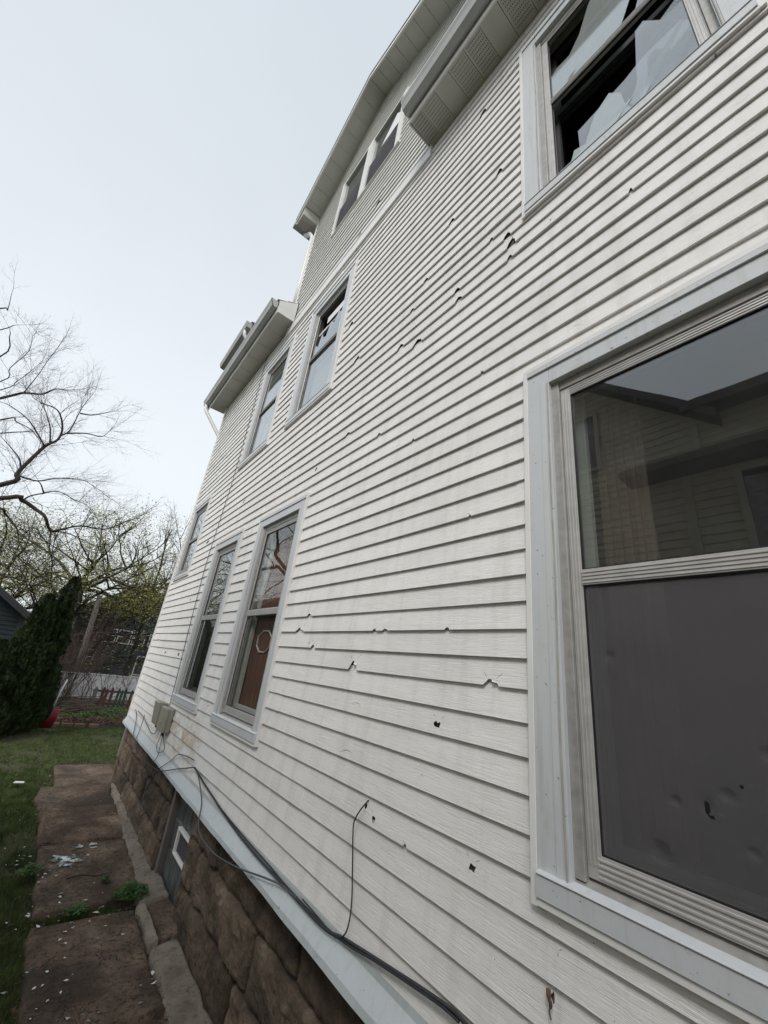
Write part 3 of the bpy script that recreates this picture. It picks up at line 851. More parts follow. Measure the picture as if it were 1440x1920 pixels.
# curtain and inner reveal seen through the near window
mb = MB()
for k in range(10): mb.box(.22 + .012 * (k % 2), .236 + .012 * (k % 2), .50 + k * .018, .517 + k * .018, 1.5, 3.05)
mb.build('curtain', 'curtain', w1)
w3, g3 = window(*o1[1], 'tall ground floor window with brown boards and a white octagon behind the glass', inner='interior_brown', pane='clear_glass')
for k in range(7):
    MB().box(.112, .130, 3.06 + k * .100, 3.158 + k * .100, 1.44, 3.0).build('inner_board', 'interior_brown', w3)
oc = [(3.50 + .155 * math.cos(R(22.5 + 45 * k)), 2.02 + .095 * math.sin(R(22.5 + 45 * k))) for k in range(8)]
mb = MB(); mb.tube([(.106, y, z) for y, z in oc + [oc[0]]], .0075, 6); mb.build('octagon_frame', 'white_wood', w3)
w4, g4 = window(*o1[2], 'tall ground floor window above the rust stain, screen over its dark lower half', inner='interior')
w7, g7 = window(*o1[3], 'small stair window near the far corner, set between the floors', detail=0, cw=.07, mid=.5)
w2, g2 = window(*o1[4], 'upper near window with jagged broken panes in both halves', upper=None, lower=None, sash=False)
w5, g5 = window(*o1[5], 'middle upper window with its upper pane smashed out', upper=None, detail=0, sash=False)
w6, g6 = window(*o1[6], 'farther upper window under the far eave, both panes whole', detail=0)
MB().box(.108, .112, g5['ga'], g5['gb'], g5['gc'], g5['zm']).build('window_blind', 'blind', w5)
MB().box(.122, .125, g6['ga'], g6['gb'], g6['gc'], g6['gd'] - .35).build('window_blind', 'blind', w6)

def shard(par, pts, x=.018, tilt=0, th=.003, name='broken_pane', mat='glass'):
    """pts in (y,z); leaning by tilt (x per metre of z above the lowest point)"""
    zl = min(p[1] for p in pts); mb = MB(); b = len(pts)
    mb.v = [(x + tilt * (z - zl), y, z) for y, z in pts] + [(x + th + tilt * (z - zl), y, z) for y, z in pts]
    mb.f = [tuple(range(b)), tuple(range(2 * b - 1, b - 1, -1))] + [((i + 1) % b, i, b + i, b + (i + 1) % b) for i in range(b)]
    mb.mi = [0] * len(mb.f)
    return mb.build(name, mat, par)
# near upper window: pieces still held in the frame
G = g2; a, b, c, d, zm = G['ga'], G['gb'], G['gc'], G['gd'], G['zm']
shard(w2, [(b, zm + .027), (b, zm + .30), (b - .05, zm + .34), (b - .13, zm + .33), (b - .20, zm + .44), (b - .27, zm + .66), (b - .33, d), (b - .62, d), (b - .5, zm + .30), (b - .40, zm + .027)], mat='shard_glass')
shard(w2, [(b - .03, zm + .03), (b - .02, zm + .20), (b - .16, zm + .35), (b - .24, zm + .60), (b - .20, zm + .25), (b - .13, zm + .03)], x=.030, tilt=.05)
shard(w2, [(a, zm + .027), (a, d), (a + .12, d), (a + .08, zm + .4), (a + .18, zm + .027)])
shard(w2, [(b, c), (b - .02, c + .05), (b - .08, c + .05), (b - .10, c + .12), (b - .16, c + .09), (b - .22, c + .26), (b - .30, c + .33), (b - .35, c + .24), (b - .36, c + .10), (b - .40, c)], x=.023, mat='shard_glass')
shard(w2, [(b - .40, c), (b - .38, c + .08), (b - .42, c + .20), (b - .44, c + .42), (b - .46, c + .64), (b - .50, c + .66), (b - .56, c + .52), (b - .66, c + .50), (a, c + .58), (a, c)], x=.023)
shard(w2, [(b - .10, zm + .04), (b - .12, zm + .10), (b - .52, d - .06), (b - .44, zm + .36)], x=.012, tilt=.10, mat='shard_glass')
shard(w2, [(b - .41, c + .01), (b - .44, c + .03), (b - .70, c + .50), (b - .50, c + .26)], x=.016, tilt=.08, mat='shard_glass')
shard(w2, [(b - .01, c + .01), (b - .06, c + .03), (b - .40, c + .14), (b - .30, c + .02)], x=.014, tilt=.12, mat='shard_glass')
# inner sash of that window: one cracked pane farther in, and its rails
frame_mb(G['ja'] + .03, G['jb'] - .03, G['jc'], zm + .03, .04, .09, .115, wb=.05, wt=.05).build('inner_sash', 'dark_trim', w2)
frame_mb(G['ja'] + .03, G['jb'] - .03, zm - .02, G['jd'] - .03, .04, .12, .145).build('inner_sash', 'dark_trim', w2)
shard(w2, [(b - .10, c + .02), (b - .10, c + .42), (b - .36, c + .48), (b - .60, c + .60), (a, c + .45), (a, c + .02)], x=.10)
MB().box(.30, .31, a - .1, b - .22, c - .1, c + .30).build('window_blind', 'blind', w2)
# middle upper window: saw-toothed remains along the lower half of the upper opening
G = g5; a, b, c, d, zm = G['ga'], G['gb'], G['gc'], G['gd'], G['zm']
shard(w5, [(b, zm + .027), (b, zm + .10), (b - .06, zm + .22), (b - .13, zm + .15), (b - .18, zm + .33), (b - .24, zm + .22), (b - .30, zm + .20), (b - .36, zm + .38), (b - .45, zm + .30), (b - .52, zm + .44), (a + .06, zm + .36), (a, zm + .46), (a, zm + .027)])
MB().box(.05, .075, a, b, zm + .42, zm + .46).build('sash_bar', 'white_wood', w5)
MB().box(.03, .034, a + .02, b - .22, zm + .46, zm + .56).build('window_blind', 'blind', w5)

# gable windows: two sashes side by side under narrow white strips
gw = empty('window', (0, 3.24, 7.7)); gw.parent = house; gw.matrix_parent_inverse = world_of(house).inverted()
gw['label'] = 'pair of attic windows high in the gable with torn grey screens in their lower halves'
for (p, q) in ((2.47, 2.555), (3.19, 3.335), (3.945, 4.02)):
    mb = MB(); mb.box(-.030, .01, p, q, 7.70, 8.95)
    for k in range(3): mb.box(-.034, -.0301, p + .010 + k * .022, p + .020 + k * .022, 7.71, 8.94)
    mb.build('mullion', 'trim_white', gw)
MB().box(-.026, .01, 2.555, 3.19, 8.90, 8.95).box(-.026, .01, 3.335, 3.945, 8.90, 8.95).build('head_strip', 'soffit', gw)
MB().box(-.026, .01, 2.555, 3.19, 7.70, 7.725).box(-.026, .01, 3.335, 3.945, 7.70, 7.725).build('sill_strip', 'soffit', gw)
for (p, q) in ((2.555, 3.19), (3.335, 3.945)):
    MB().box(.004, .008, p, q, 8.30, 8.90).build('upper_pane', 'glass', gw)
    MB().box(-.006, .006, p, q, 8.28, 8.30).build('meeting_rail', 'trim_white', gw)
    o = MB().box(-.012, -.010, p, q, 7.725, 8.28).build('insect_screen', 'screen', gw)
    MB().box(.03, .036, p, q, 7.72, 8.90).build('inner_sheet', 'attic_grey', gw)  # grey sheet added behind glass and screen so the windows read lighter
MB().poly([(-.016, 2.56, 8.31), (-.016, 2.56, 8.52), (-.014, 2.66, 8.66), (-.014, 2.95, 8.35)]).build('loose_sheet', 'blind', gw, recalc=False)
mb = MB(); mb.box(.9, .92, 2.3, 4.2, 7.5, 9.2); mb.box(.08, .9, 2.3, 4.2, 7.5, 7.6); mb.build('room', 'interior', gw)

# ================================================================== eaves, gutters, roofs
def soffit_run(y0, y1, x_out, z, step, perf=None):
    """soffit panels laid crosswise under an eave, each a piece"""
    y = y0; k = 0
    while y < y1 - .01:
        yb = min(y + step, y1)
        mb = MB(); mb.box(x_out, -.004, y + .002, yb - .002, z - .006 - (.002 if k % 2 else 0), z + .004)
        if perf and k % 3 in perf:
            # louvre slots
            nx = 9; ny = 10
            for i in range(nx):
                for j in range(ny):
                    xx = x_out + .02 + (abs(x_out) - .05) * i / nx; yy = y + .012 + (yb - y - .024) * j / ny
                    mb.box(xx, xx + .009, yy, yy + .004, z - .0105, z - .0085, 1)
        mb.build('soffit_panel', ['soffit', 'dark_trim'], house)
        y = yb; k += 1
soffit_run(-2.6, 1.82, -.285, 6.585, .165, perf=(1, 2))
soffit_run(4.915, 8.02, -.285, 6.585, .20)
def eave(y0, y1, gap=0):
    MB().box(-.300, -.286, y0, y1, 6.555, 6.70).build('fascia', 'fascia', house, bevel=.002)
    g = [(-.302, 6.64), (-.345, 6.625), (-.385, 6.645), (-.402, 6.70), (-.418, 6.735), (-.418, 6.765), (-.410, 6.765), (-.410, 6.742), (-.394, 6.705), (-.376, 6.655), (-.345, 6.634), (-.309, 6.648), (-.309, 6.76), (-.302, 6.76)]
    MB().prism(g, y0, y1).build('gutter', 'gutter', house)
    for yy in (y0, y1 - .003):
        MB().poly([(x, yy, z) for x, z in [(-.302, 6.64), (-.345, 6.625), (-.385, 6.645), (-.402, 6.70), (-.418, 6.735), (-.418, 6.765), (-.302, 6.765)]]).build('gutter_end_cap', 'gutter', house, recalc=False)
eave(-2.6, 1.83)
eave(4.72, 8.20)
# boxed eave ends
MB().box(-.290, -.005, 1.822, 1.835, 6.565, 6.72).build('eave_end', 'soffit', house)
MB().plate([(0, 0)] * 3, 0, 0) if False else None
mb = MB(); mb.v = [(-.29, 4.70, 6.57), (-.03, 4.70, 6.57), (-.03, 4.70, 6.93), (-.30, 4.70, 6.78), (-.29, 4.715, 6.57), (-.03, 4.715, 6.57), (-.03, 4.715, 6.93), (-.30, 4.715, 6.78)]
mb.f = [(0, 1, 2, 3), (7, 6, 5, 4), (0, 3, 7, 4), (0, 4, 5, 1), (1, 5, 6, 2), (2, 6, 7, 3)]; mb.mi = [0] * 6
mb.build('eave_end', 'fascia', house)
MB().box(-.285, -.036, 4.716, 4.914, 6.575, 6.59).build('soffit_panel', 'soffit', house)
MB().box(-.286, .0, 8.02, 8.03, 6.57, 6.74).box(-.285, 0, YF + .02, 8.02, 6.58, 6.585).build('eave_end', 'fascia', house)
# roof slopes behind the gutters, laid in rows of shingles
def roof_slope(y0, y1, x0, z0, x1, z1, mat='shingle'):
    n = 26; mb = MB()
    for i in range(n):
        u0, u1 = i / n, (i + 1) / n
        xa, za, xb, zb_ = x0 + (x1 - x0) * u0, z0 + (z1 - z0) * u0, x0 + (x1 - x0) * u1, z0 + (z1 - z0) * u1
        mb.hexa([(xa, y0, za - .04), (xb, y0, zb_ - .04), (xb, y1, zb_ - .04), (xa, y1, za - .04), (xa, y0, za + .014), (xb, y0, zb_), (xb, y1, zb_), (xa, y1, za + .014)])
    return tag(mb.build('roof', mat, house), kind='stuff')
roof_slope(-2.6, 1.84, -.33, 6.79, 3.6, 8.9)
roof_slope(4.72, 8.15, -.33, 6.79, 3.6, 8.9)
# gable roof
def gable_slope(sgn):
    n = 22; mb = MB(); ln = 1.98
    for i in range(n):
        u0, u1 = i / n, (i + 1) / n
        ya, yb = GP + sgn * ln * u0, GP + sgn * ln * u1
        za, zb_ = GZ - ln * u0 * GS + .075, GZ - ln * u1 * GS + .075
        xo = -.332
        mb.hexa([(xo, ya, za - .02), (5.2, ya, za - .02), (5.2, yb, zb_ - .02), (xo, yb, zb_ - .02), (xo, ya, za + .008), (5.2, ya, za + .008), (5.2, yb, zb_ + .014), (xo, yb, zb_ + .014)])
    return tag(mb.build('roof', 'shingle', house), kind='stuff')
gable_slope(1); gable_slope(-1)
for sgn in (1, -1):
    k = 0; y = 0.0
    while y < 1.70:
        yb = min(y + .20, 1.70)
        ya_, yb_ = GP + sgn * y, GP + sgn * yb
        za, zb_ = GZ - y * GS, GZ - yb * GS
        gp = .002 * sgn
        MB().hexa([(-.30, ya_ + gp, za - .008), (-.001, ya_ + gp, za - .008), (-.001, yb_ - gp, zb_ - .008), (-.30, yb_ - gp, zb_ - .008),
                   (-.30, ya_ + gp, za + .006), (-.001, ya_ + gp, za + .006), (-.001, yb_ - gp, zb_ + .006), (-.30, yb_ - gp, zb_ + .006)]).build('soffit_panel', 'soffit', house)
        y = yb; k += 1
    e = 1.98
    ya_, yb_ = GP, GP + sgn * e
    MB().hexa([(-.325, ya_, GZ - .03), (-.301, ya_, GZ - .03), (-.301, yb_, GZ - e * GS - .03), (-.325, yb_, GZ - e * GS - .03),
               (-.325, ya_, GZ + .053), (-.301, ya_, GZ + .053), (-.301, yb_, GZ - e * GS + .053), (-.325, yb_, GZ - e * GS + .053)]).build('rake_board', 'fascia', house, bevel=.002)
# boxed return at the foot of the rake
MB().hexa([(-.30, 4.88, 9.00), (.0, 4.88, 9.00), (.0, 5.12, 9.00), (-.30, 5.12, 9.00), (-.30, 4.88, 9.20), (.0, 4.88, 9.20), (.0, 5.12, 9.06), (-.30, 5.12, 9.06)]).build('eave_return', 'soffit', house)
for k in range(2): MB().box(-.296, -.004, 4.885 + k * .118, 4.995 + k * .118, 8.990, 8.999).build('soffit_panel', 'soffit', house)
MB().box(-.31, 5.0, 5.121, 5.135, 9.00, 9.10).build('fascia', 'fascia', house)
MB().box(.0, 5.0, 4.914, 5.12, 9.0, 9.01).build('soffit_panel', 'soffit', house)
MB().prism([(-.33, 9.09), (-.33, 9.0), (3, 9.0), (3, 9.09)], 5.136, 5.235).build('gutter', 'gutter', house)
# gable cheek wall facing up the yard
MB().box(.0, 5, 4.80, 4.869, 6.8, 9.1).build('cheek_wall', 'siding_gable', house)
# downspouts
def downspout(pts, w=.033):
    mb = MB(); mb.tube(pts, w, 8); return mb.build('downspout', 'trim_white', house, smooth=True)
downspout([(-.10, 5.17, 8.99), (-.10, 5.15, 8.93), (-.07, 5.0, 8.84), (-.035, 4.945, 8.74), (-.025, 4.945, 7.6), (-.025, 4.945, 6.95)], .036)
downspout([(-.35, 8.10, 6.64), (-.35, 8.10, 6.54), (-.31, 8.07, 6.46), (-.02, 7.93, 6.03), (.05, 7.88, 5.9), (.05, 7.88, .3)], .036)
# far upper dormer with its own gutter
MB().box(.12, 3.0, 6.75, 8.05, 6.8, 7.72).build('dormer_wall', 'siding_gable', house)
MB().box(-.24, 3.0, 6.62, 8.2, 7.72, 7.75).build('dormer_soffit', 'soffit', house)
MB().prism([(-.245, 7.70), (-.33, 7.72), (-.36, 7.80), (-.36, 7.84), (-.24, 7.84)], 6.60, 8.22).build('gutter', 'gutter', house)
MB().hexa([(-.27, 6.6, 7.842), (3, 6.6, 8.6), (3, 8.22, 8.6), (-.27, 8.22, 7.842), (-.27, 6.6, 7.88), (3, 6.6, 8.64), (3, 8.22, 8.64), (-.27, 8.22, 7.88)]).build('roof', 'shingle', house)
downspout([(-.30, 6.74, 7.72), (-.30, 6.74, 7.62), (-.20, 6.74, 7.5), (.08, 6.74, 7.4)], .036)

# ================================================================== things on the wall
def smooth(pts, n=6):
    P_ = [Vector(p) for p in pts]; out = []
    for i in range(len(P_) - 1):
        a = P_[max(i - 1, 0)]; b = P_[i]; c = P_[i + 1]; d = P_[min(i + 2, len(P_) - 1)]
        for k in range(n):
            t_ = k / n
            out.append(.5 * ((2 * b) + (c - a) * t_ + (2 * a - 5 * b + 4 * c - d) * t_ * t_ + (3 * b - a - 3 * c + d) * t_ ** 3))
    out.append(P_[-1]); return out
def cable(name, pts, r, mat, label, grp='cables along the foot of the siding', cat='cable', x=-.030):
    p3 = [(p[0], p[1], p[2]) if len(p) == 3 else (x if p[1] > .86 else x - .052 * min(1, (.86 - p[1]) / .07), p[0], p[1]) for p in pts]
    o = MB().tube(smooth(p3), r, 6).build(name, mat, None, smooth=True)
    tag(o, label, cat, grp)
    return o
cable('utility_cable', [(4.05, .965), (3.60, .915), (3.02, .862), (2.60, .85), (2.315, .850), (1.87, .850), (1.71, .874), (1.467, .912), (1.164, .955), (1.061, .955), (.75, .93), (.2, .90), (-1.5, .95)], .0062, 'cable', 'thick black cable running along the foot of the siding to the bottom edge')
cable('utility_cable', [(4.02, .972), (3.84, .95), (3.42, .90), (3.14, .883), (2.72, .868), (2.42, .862), (2.2, .856), (1.89, .857), (1.70, .868), (1.5, .902), (1.2, .945), (1.1, .95)], .0040, 'cable', 'thinner black cable beside the thick one, above the flashing', x=-.034)
cable('utility_cable', [(3.95, .955), (3.87, .93), (3.628, .837), (3.491, .745), (3.376, .70), (3.15, .70), (2.983, .715), (2.7, .765), (2.42, .82), (2.25, .846), (2.1, .853)], .0042, 'thin_cable', 'thin cable that dips below the metal flashing and comes up again', x=-.034)
cable('utility_cable', [(4.053, .969), (4.25, .92), (4.483, .864), (4.75, .79), (4.99, .745), (5.224, .724), (5.609, .698), (6.0, .70), (6.297, .724), (6.6, .78), (6.83, .833), (7.0, .90), (7.147, .98), (7.3, 1.0)], .0045, 'cable', 'black cable sagging over the flashing toward the far corner', x=-.034)
cable('utility_cable', [(4.10, 1.01), (4.266, 1.0), (4.5, .975), (4.65, .94), (4.797, .864), (4.971, .745), (5.1, .60), (5.3, .45), (5.15, .33)], .0035, 'cable', 'short black cable crossing the rust stain down to the stones', x=-.034)
cable('utility_cable', [(-.006, 1.677, 1.350), (-.03, 1.682, 1.326), (-.036, 1.715, 1.279), (-.036, 1.726, 1.234), (-.034, 1.701, 1.107), (-.034, 1.678, .989), (-.034, 1.691, .905), (-.036, 1.735, .866), (-.036, 1.792, .856), (-.036, 1.872, .862), (-.036, 2.05, .868)], .0030, 'cable', 'thin black wire looping from a hole in the siding down to the cables')
cable('utility_cable', [(-.03, 5.46, 1.28), (-.030, 5.50, 1.6), (-.030, 5.60, 2.2), (-.030, 5.644, 2.6), (-.030, 5.678, 3.07), (-.030, 5.60, 3.8), (-.030, 5.562, 4.2), (-.03, 5.60, 5.3), (-.03, 5.66, 6.5)], .0042, 'cable', 'thin wire climbing the wall from the utility boxes to the far eave', None)
cable('utility_cable', [(-.05, 5.34, 1.03), (-.06, 5.36, .95), (-.05, 5.42, .88), (-.05, 5.30, .84), (-.045, 5.10, .90), (-.05, 5.22, .98), (-.05, 5.30, 1.03)], .0034, 'thin_cable', 'loop of wire hanging under the nearer utility box')
cable('utility_cable', [(-.05, 5.62, 1.04), (-.05, 5.66, .96), (-.04, 5.9, .93), (-.04, 6.2, .96), (-.035, 6.6, 1.0), (-.03, 7.1, 1.01)], .0040, 'thin_cable', 'wire running from under the farther utility box to the corner')
cable('utility_cable', [(-.05, 5.30, 1.03), (-.05, 5.28, .93), (-.06, 5.22, .82), (-.085, 5.26, .74), (-.03, 5.5, .55), (-.02, 5.62, .38)], .0032, 'thin_cable', 'wire falling from the nearer utility box across the flashing to the stones')
cable('utility_cable', [(-.036, 6.55, 1.03), (-.05, 6.50, .86), (-.09, 6.38, .74), (-.1, 6.2, .70)], .0045, 'thin_cable', 'blue-grey wire hanging over the flashing beyond the utility boxes')

def ubox(y0, y1, z0, z1, label, ajar):
    t_ = empty('utility_box', (-.02, (y0 + y1) / 2, z0), label, 'utility box', 'grey plastic utility boxes on the siding')
    MB().box(-.070, -.018, y0 + .006, y1 - .006, z0, z1).build('box_base', 'utility', t_, bevel=.006)
    MB().hexa([(-.100, y0, z0 + .004), (-.067, y0, z0 + .004), (-.067, y1, z0 + .004), (-.100, y1, z0 + .004), (-.106 - ajar, y0 + .004, z1 + .006), (-.067, y0 + .004, z1 + .006), (-.067, y1 - .004, z1 + .006), (-.106 - ajar, y1 - .004, z1 + .006)]).build('box_cover', 'utility', t_, bevel=.008)
    MB().box(-.110, -.098, (y0 + y1) / 2 - .012, (y0 + y1) / 2 + .012, z0 + .07, z0 + .10).build('latch', 'utility', t_, bevel=.002)
    for q in (.06, .12): MB().tube([(-.06, y0 + q, z0 + .004), (-.06, y0 + q, z0 - .03)], .010, 8).build('cable_gland', 'rubber', t_)
    return t_
ubox(5.20, 5.47, 1.03, 1.265, 'grey utility box on the siding, the nearer of the two, with a closed cover', 0)
ubox(5.55, 5.79, 1.05, 1.285, 'farther grey utility box on the siding, its cover standing ajar at the top', .018)

# bits stuck on the wall
o = MB().tube(smooth([(-.020, .815, 1.158), (-.026, .811, 1.145), (-.024, .807, 1.13), (-.022, .813, 1.115), (-.026, .806, 1.103)]), [.003] + [.006] * 6 + [.0045] * 8 + [.002] * 10, 6).build('dead_leaf', 'dead_leaf', None, smooth=True)
tag(o, 'dark curled dead leaf stuck on the siding below the near window', 'leaf')
o = MB().tube(smooth([(-.022, 1.063, .935), (-.035, 1.066, .915), (-.022, 1.07, .905)]), .007, 6).build('cable_clip', 'cable', None); tag(o, 'black clip holding the thick cable near the bottom edge', 'clip')

# ================================================================== GROUND
def gz(x, y):
    d = 0
    if y > 18.5: d = -1.35 * min(1, (y - 18.5) / 4)
    return d + .018 * nz(x * .6, y * .6) + .008 * nz(x * 2, y * 2, 3)
def sheet(name, xs, ys, zf, mat, kind='structure'):
    V = [(x, y, zf(x, y)) for x in xs for y in ys]; ny = len(ys)
    F = [(i * ny + j, (i + 1) * ny + j, (i + 1) * ny + j + 1, i * ny + j + 1) for i in range(len(xs) - 1) for j in range(ny - 1)]
    o = npmesh(name, np.array(V), np.array(F), mat)
    o.data.polygons.foreach_set('use_smooth', [True] * len(o.data.polygons))
    tag(o, kind=kind); return o
def rng(*a):
    out = []
    for (p, q, s_) in a:
        n = max(1, round((q - p) / s_)); out += [p + (q - p) * i / n for i in range(n)]
    return out + [a[-1][1]]
sheet('lawn', rng((-120, -8, 14), (-8, -3, .5), (-3, 3, .10), (3, 12, .6), (12, 120, 12)), rng((-60, -3, 6), (-3, 2, .5), (2, 14, .10), (14, 30, .5), (30, 200, 14)), lambda x, y: gz(x, y) - .012, 'soil')

path = empty('path', (-.45, 5, 0)); tag(path, kind='structure')
def slab(x0, x1, y0, y1, z, tiltx, tilty, seed):
    nx, ny = int((x1 - x0) / .018), int((y1 - y0) / .018)
    V = []; F = []
    for i in range(nx + 1):
        for j in range(ny + 1):
            u_, v_ = i / nx, j / ny
            x = x0 + (x1 - x0) * u_; y = y0 + (y1 - y0) * v_
            ex = min(u_, 1 - u_) * (x1 - x0); ey = min(v_, 1 - v_) * (y1 - y0)
            w_ = .030 * nz(y * 2.5, seed) + .012 * nz(y * 11, seed)
            h_ = .028 * nz(x * 2.5, seed + 7) + .012 * nz(x * 12, seed)
            zz = z + tiltx * (u_ - .5) + tilty * (v_ - .5) + .007 * nz(x * 3, y * 3, seed) + .004 * nz(x * 13, y * 13, seed) + .003 * nz(x * 41, y * 41, seed)
            if min(ex, ey) < .001: zz -= .07
            elif min(ex, ey) < .02: zz -= .006
            V.append((x + (w_ if u_ in (0, 1) or ex < .04 else w_ * .5), y + (h_ if ey < .04 else h_ * .5), zz))
    for i in range(nx):
        for j in range(ny):
            p = i * (ny + 1) + j; F.append((p, p + ny + 1, p + ny + 2, p + 1))
    o = npmesh('paving_slab', np.array(V), np.array(F), 'slab', path)
    return o
SL = [(-.84, -.15, 1.7, 2.98, .030, 0, .01, 1), (-.83, -.17, 3.04, 4.17, .035, .0, -.01, 2), (-.80, -.07, 4.29, 5.50, .038, -.01, .012, 3), (-.80, -.04, 5.57, 6.53, .045, -.01, .03, 4),
      (-.84, -.03, 6.62, 7.39, .045, .0, .035, 5), (-.66, .12, 7.50, 8.72, .022, 0, .0, 6)]
for s_ in SL: slab(*s_)
# patched cement strip between slabs and foundation
def strip(y0, y1, xl, xr, z, seed, mat='mortar', name='cement_strip'):
    n = int((y1 - y0) / .014); m_ = 16; V = []; F = []
    for i in range(n + 1):
        y = y0 + (y1 - y0) * i / n
        a = xl(y) + .022 * nz(y * 5, seed) + .014 * nz(y * 17, seed) + .008 * nz(y * 43, seed); b = xr(y) + .012 * nz(y * 6, seed + 4)
        for k in range(m_ + 1):
            x = a + (b - a) * k / m_
            V.append((x, y, z + .02 * k / m_ + .006 * nz(x * 9, y * 9, seed) + .003 * nz(x * 30, y * 30, seed) - (.05 if k in (0, m_) or i in (0, n) else 0)))
    for i in range(n):
        for k in range(m_):
            p = i * (m_ + 1) + k; F.append((p, p + 1, p + m_ + 2, p + m_ + 1))
    return npmesh(name, np.array(V), np.array(F), mat, path)
def ip(tab):
    def f(y):
        for (a, b), (c, d) in zip(tab[:-1], tab[1:]):
            if y <= c: return b + (d - b) * max(0, (y - a)) / (c - a)
        return tab[-1][1]
    return f
lf = ip([(1.5, -.22), (2.9, -.20), (3.2, -.18), (3.6, -.165), (4.15, -.165), (4.7, -.10), (5.6, -.085), (6.5, -.06), (7.4, -.03)])
strip(1.6, 3.60, lf, lambda y: .005 if y > 2.2 else .02, .045, 1)
strip(3.605, 4.14, lf, lambda y: -.115, .045, 2)
strip(4.15, 7.42, lf, lambda y: .02 if y > 4.62 else .07, .050, 3)
strip(3.63, 4.13, lambda y: -.10, lambda y: .06, .050, 4, 'slab', 'sill_slab')

# ---- broken glass and siding chips on the ground
RG = random.Random(11)
def shard_mesh(kind, i):
    r_ = random.Random(i * 7 + kind)
    n = r_.choice((3, 4, 4, 5)); pts = []
    for k in range(n):
        a = 2 * math.pi * (k + r_.uniform(-.3, .3)) / n; q = r_.uniform(.45, 1.0)
        pts.append((math.cos(a) * q, math.sin(a) * q * .65))
    th = .05
    v = [(x, y, 0) for x, y in pts] + [(x, y, th) for x, y in pts]
    f = [tuple(range(n))[::-1], tuple(range(n, 2 * n))] + [(k, (k + 1) % n, n + (k + 1) % n, n + k) for k in range(n)]
    me = bpy.data.meshes.new('glass_shard' if kind == 0 else 'siding_chip'); me.from_pydata(v, [], f); me.update()
    me.materials.append(MAT['shard_glass' if kind == 0 else 'chip_white'])
    return me
SM = [[shard_mesh(k, i) for i in range(10)] for k in (0, 1)]
def top_z(x, y):
    for s_ in SL:
        if s_[0] < x < s_[1] and s_[2] < y < s_[3]:
            return s_[4] + s_[5] * ((x - s_[0]) / (s_[1] - s_[0]) - .5) + s_[6] * ((y - s_[2]) / (s_[3] - s_[2]) - .5) + .007
    return gz(x, y) + .012
def put(kind, x, y, s_, lab=None):
    o = bpy.data.objects.new(('glass_shard', 'siding_chip')[kind], RG.choice(SM[kind])); COL.objects.link(o)
    o.location = (x, y, top_z(x, y) + .004); o.scale = (s_, s_, s_ * (.9 if kind == 0 else 1.2))
    o.rotation_euler = (RG.uniform(-.10, .10), RG.uniform(-.10, .10), RG.uniform(0, 6.28))
    if kind == 0: tag(o, 'pale glass shard ' + lab, 'glass shard', 'broken glass ' + lab)
    else: tag(o, 'small white chip of siding lying on the path or grass', 'siding chip', 'white chips on the path')
LAB = ['in the big heap in the middle of the third nearest slab', 'beside the crack at the far edge of the third slab', 'left of the big heap, on the third slab', 'in the grass at the left edge of the third slab', 'among the weeds in the slab joint', 'on the left near corner of the third slab',
       'on the far half of the second nearest slab', 'on the near half of the path at the bottom', 'thinly spread over the fourth slab', 'thinly spread over the fifth slab', 'in the lawn left of the path', 'at the left edge of the nearest slabs']
for ci, (cx, cy, n, sx, sy, s0, s1) in enumerate([(-.60, 5.08, 20, .07, .10, .025, .07), (-.48, 5.37, 6, .05, .04, .02, .06), (-.70, 4.88, 8, .05, .09, .02, .05), (-.86, 5.40, 12, .10, .13, .015, .04), (-.55, 4.30, 9, .16, .05, .02, .05),
                                 (-.70, 4.5, 6, .08, .1, .02, .045), (-.62, 3.9, 10, .16, .2, .02, .04), (-.55, 3.2, 12, .2, .3, .015, .035), (-.45, 6.2, 9, .25, .5, .01, .03), (-.5, 7.0, 7, .25, .4, .01, .025), (-.95, 4.5, 10, .2, 1.2, .01, .03), (-.75, 3.3, 8, .1, .3, .02, .04)]):
    for _ in range(n): put(0, min(RG.gauss(cx, sx), -.1), RG.gauss(cy, sy), RG.uniform(s0, s1) * (.65 if ci not in (0, 1) else 1), LAB[ci])
for _ in range(34):
    put(1, RG.uniform(-1.1, -.1), 3.0 + 5.4 * RG.random() ** 1.2, RG.choice((.005, .006, .008, .010, .014)))
for x, y, s_ in [(-.20, 3.34, .030), (-.21, 3.25, .030), (-.42, 4.21, .030), (-.77, 4.12, .026), (-.06, 3.88, .018), (-.70, 8.1, .02)]: put(1, x, y, s_)
o = MB().hexa([(-1.10, 7.64, .045), (-.99, 7.60, .05), (-.985, 7.66, .05), (-1.08, 7.71, .045), (-1.10, 7.64, .052), (-.99, 7.60, .057), (-.985, 7.66, .057), (-1.08, 7.71, .052)]).build('siding_piece', 'chip_white', None)
tag(o, 'long white piece of siding lying alone on the lawn', 'siding piece')
o = MB().tube(smooth([(-.60, 4.72, .055), (-.50, 4.74, .06), (-.40, 4.70, .055), (-.33, 4.73, .052)]), .006, 6, .003).build('twig', 'bark', None); tag(o, 'dark twig lying on the slab above the weeds', 'twig')
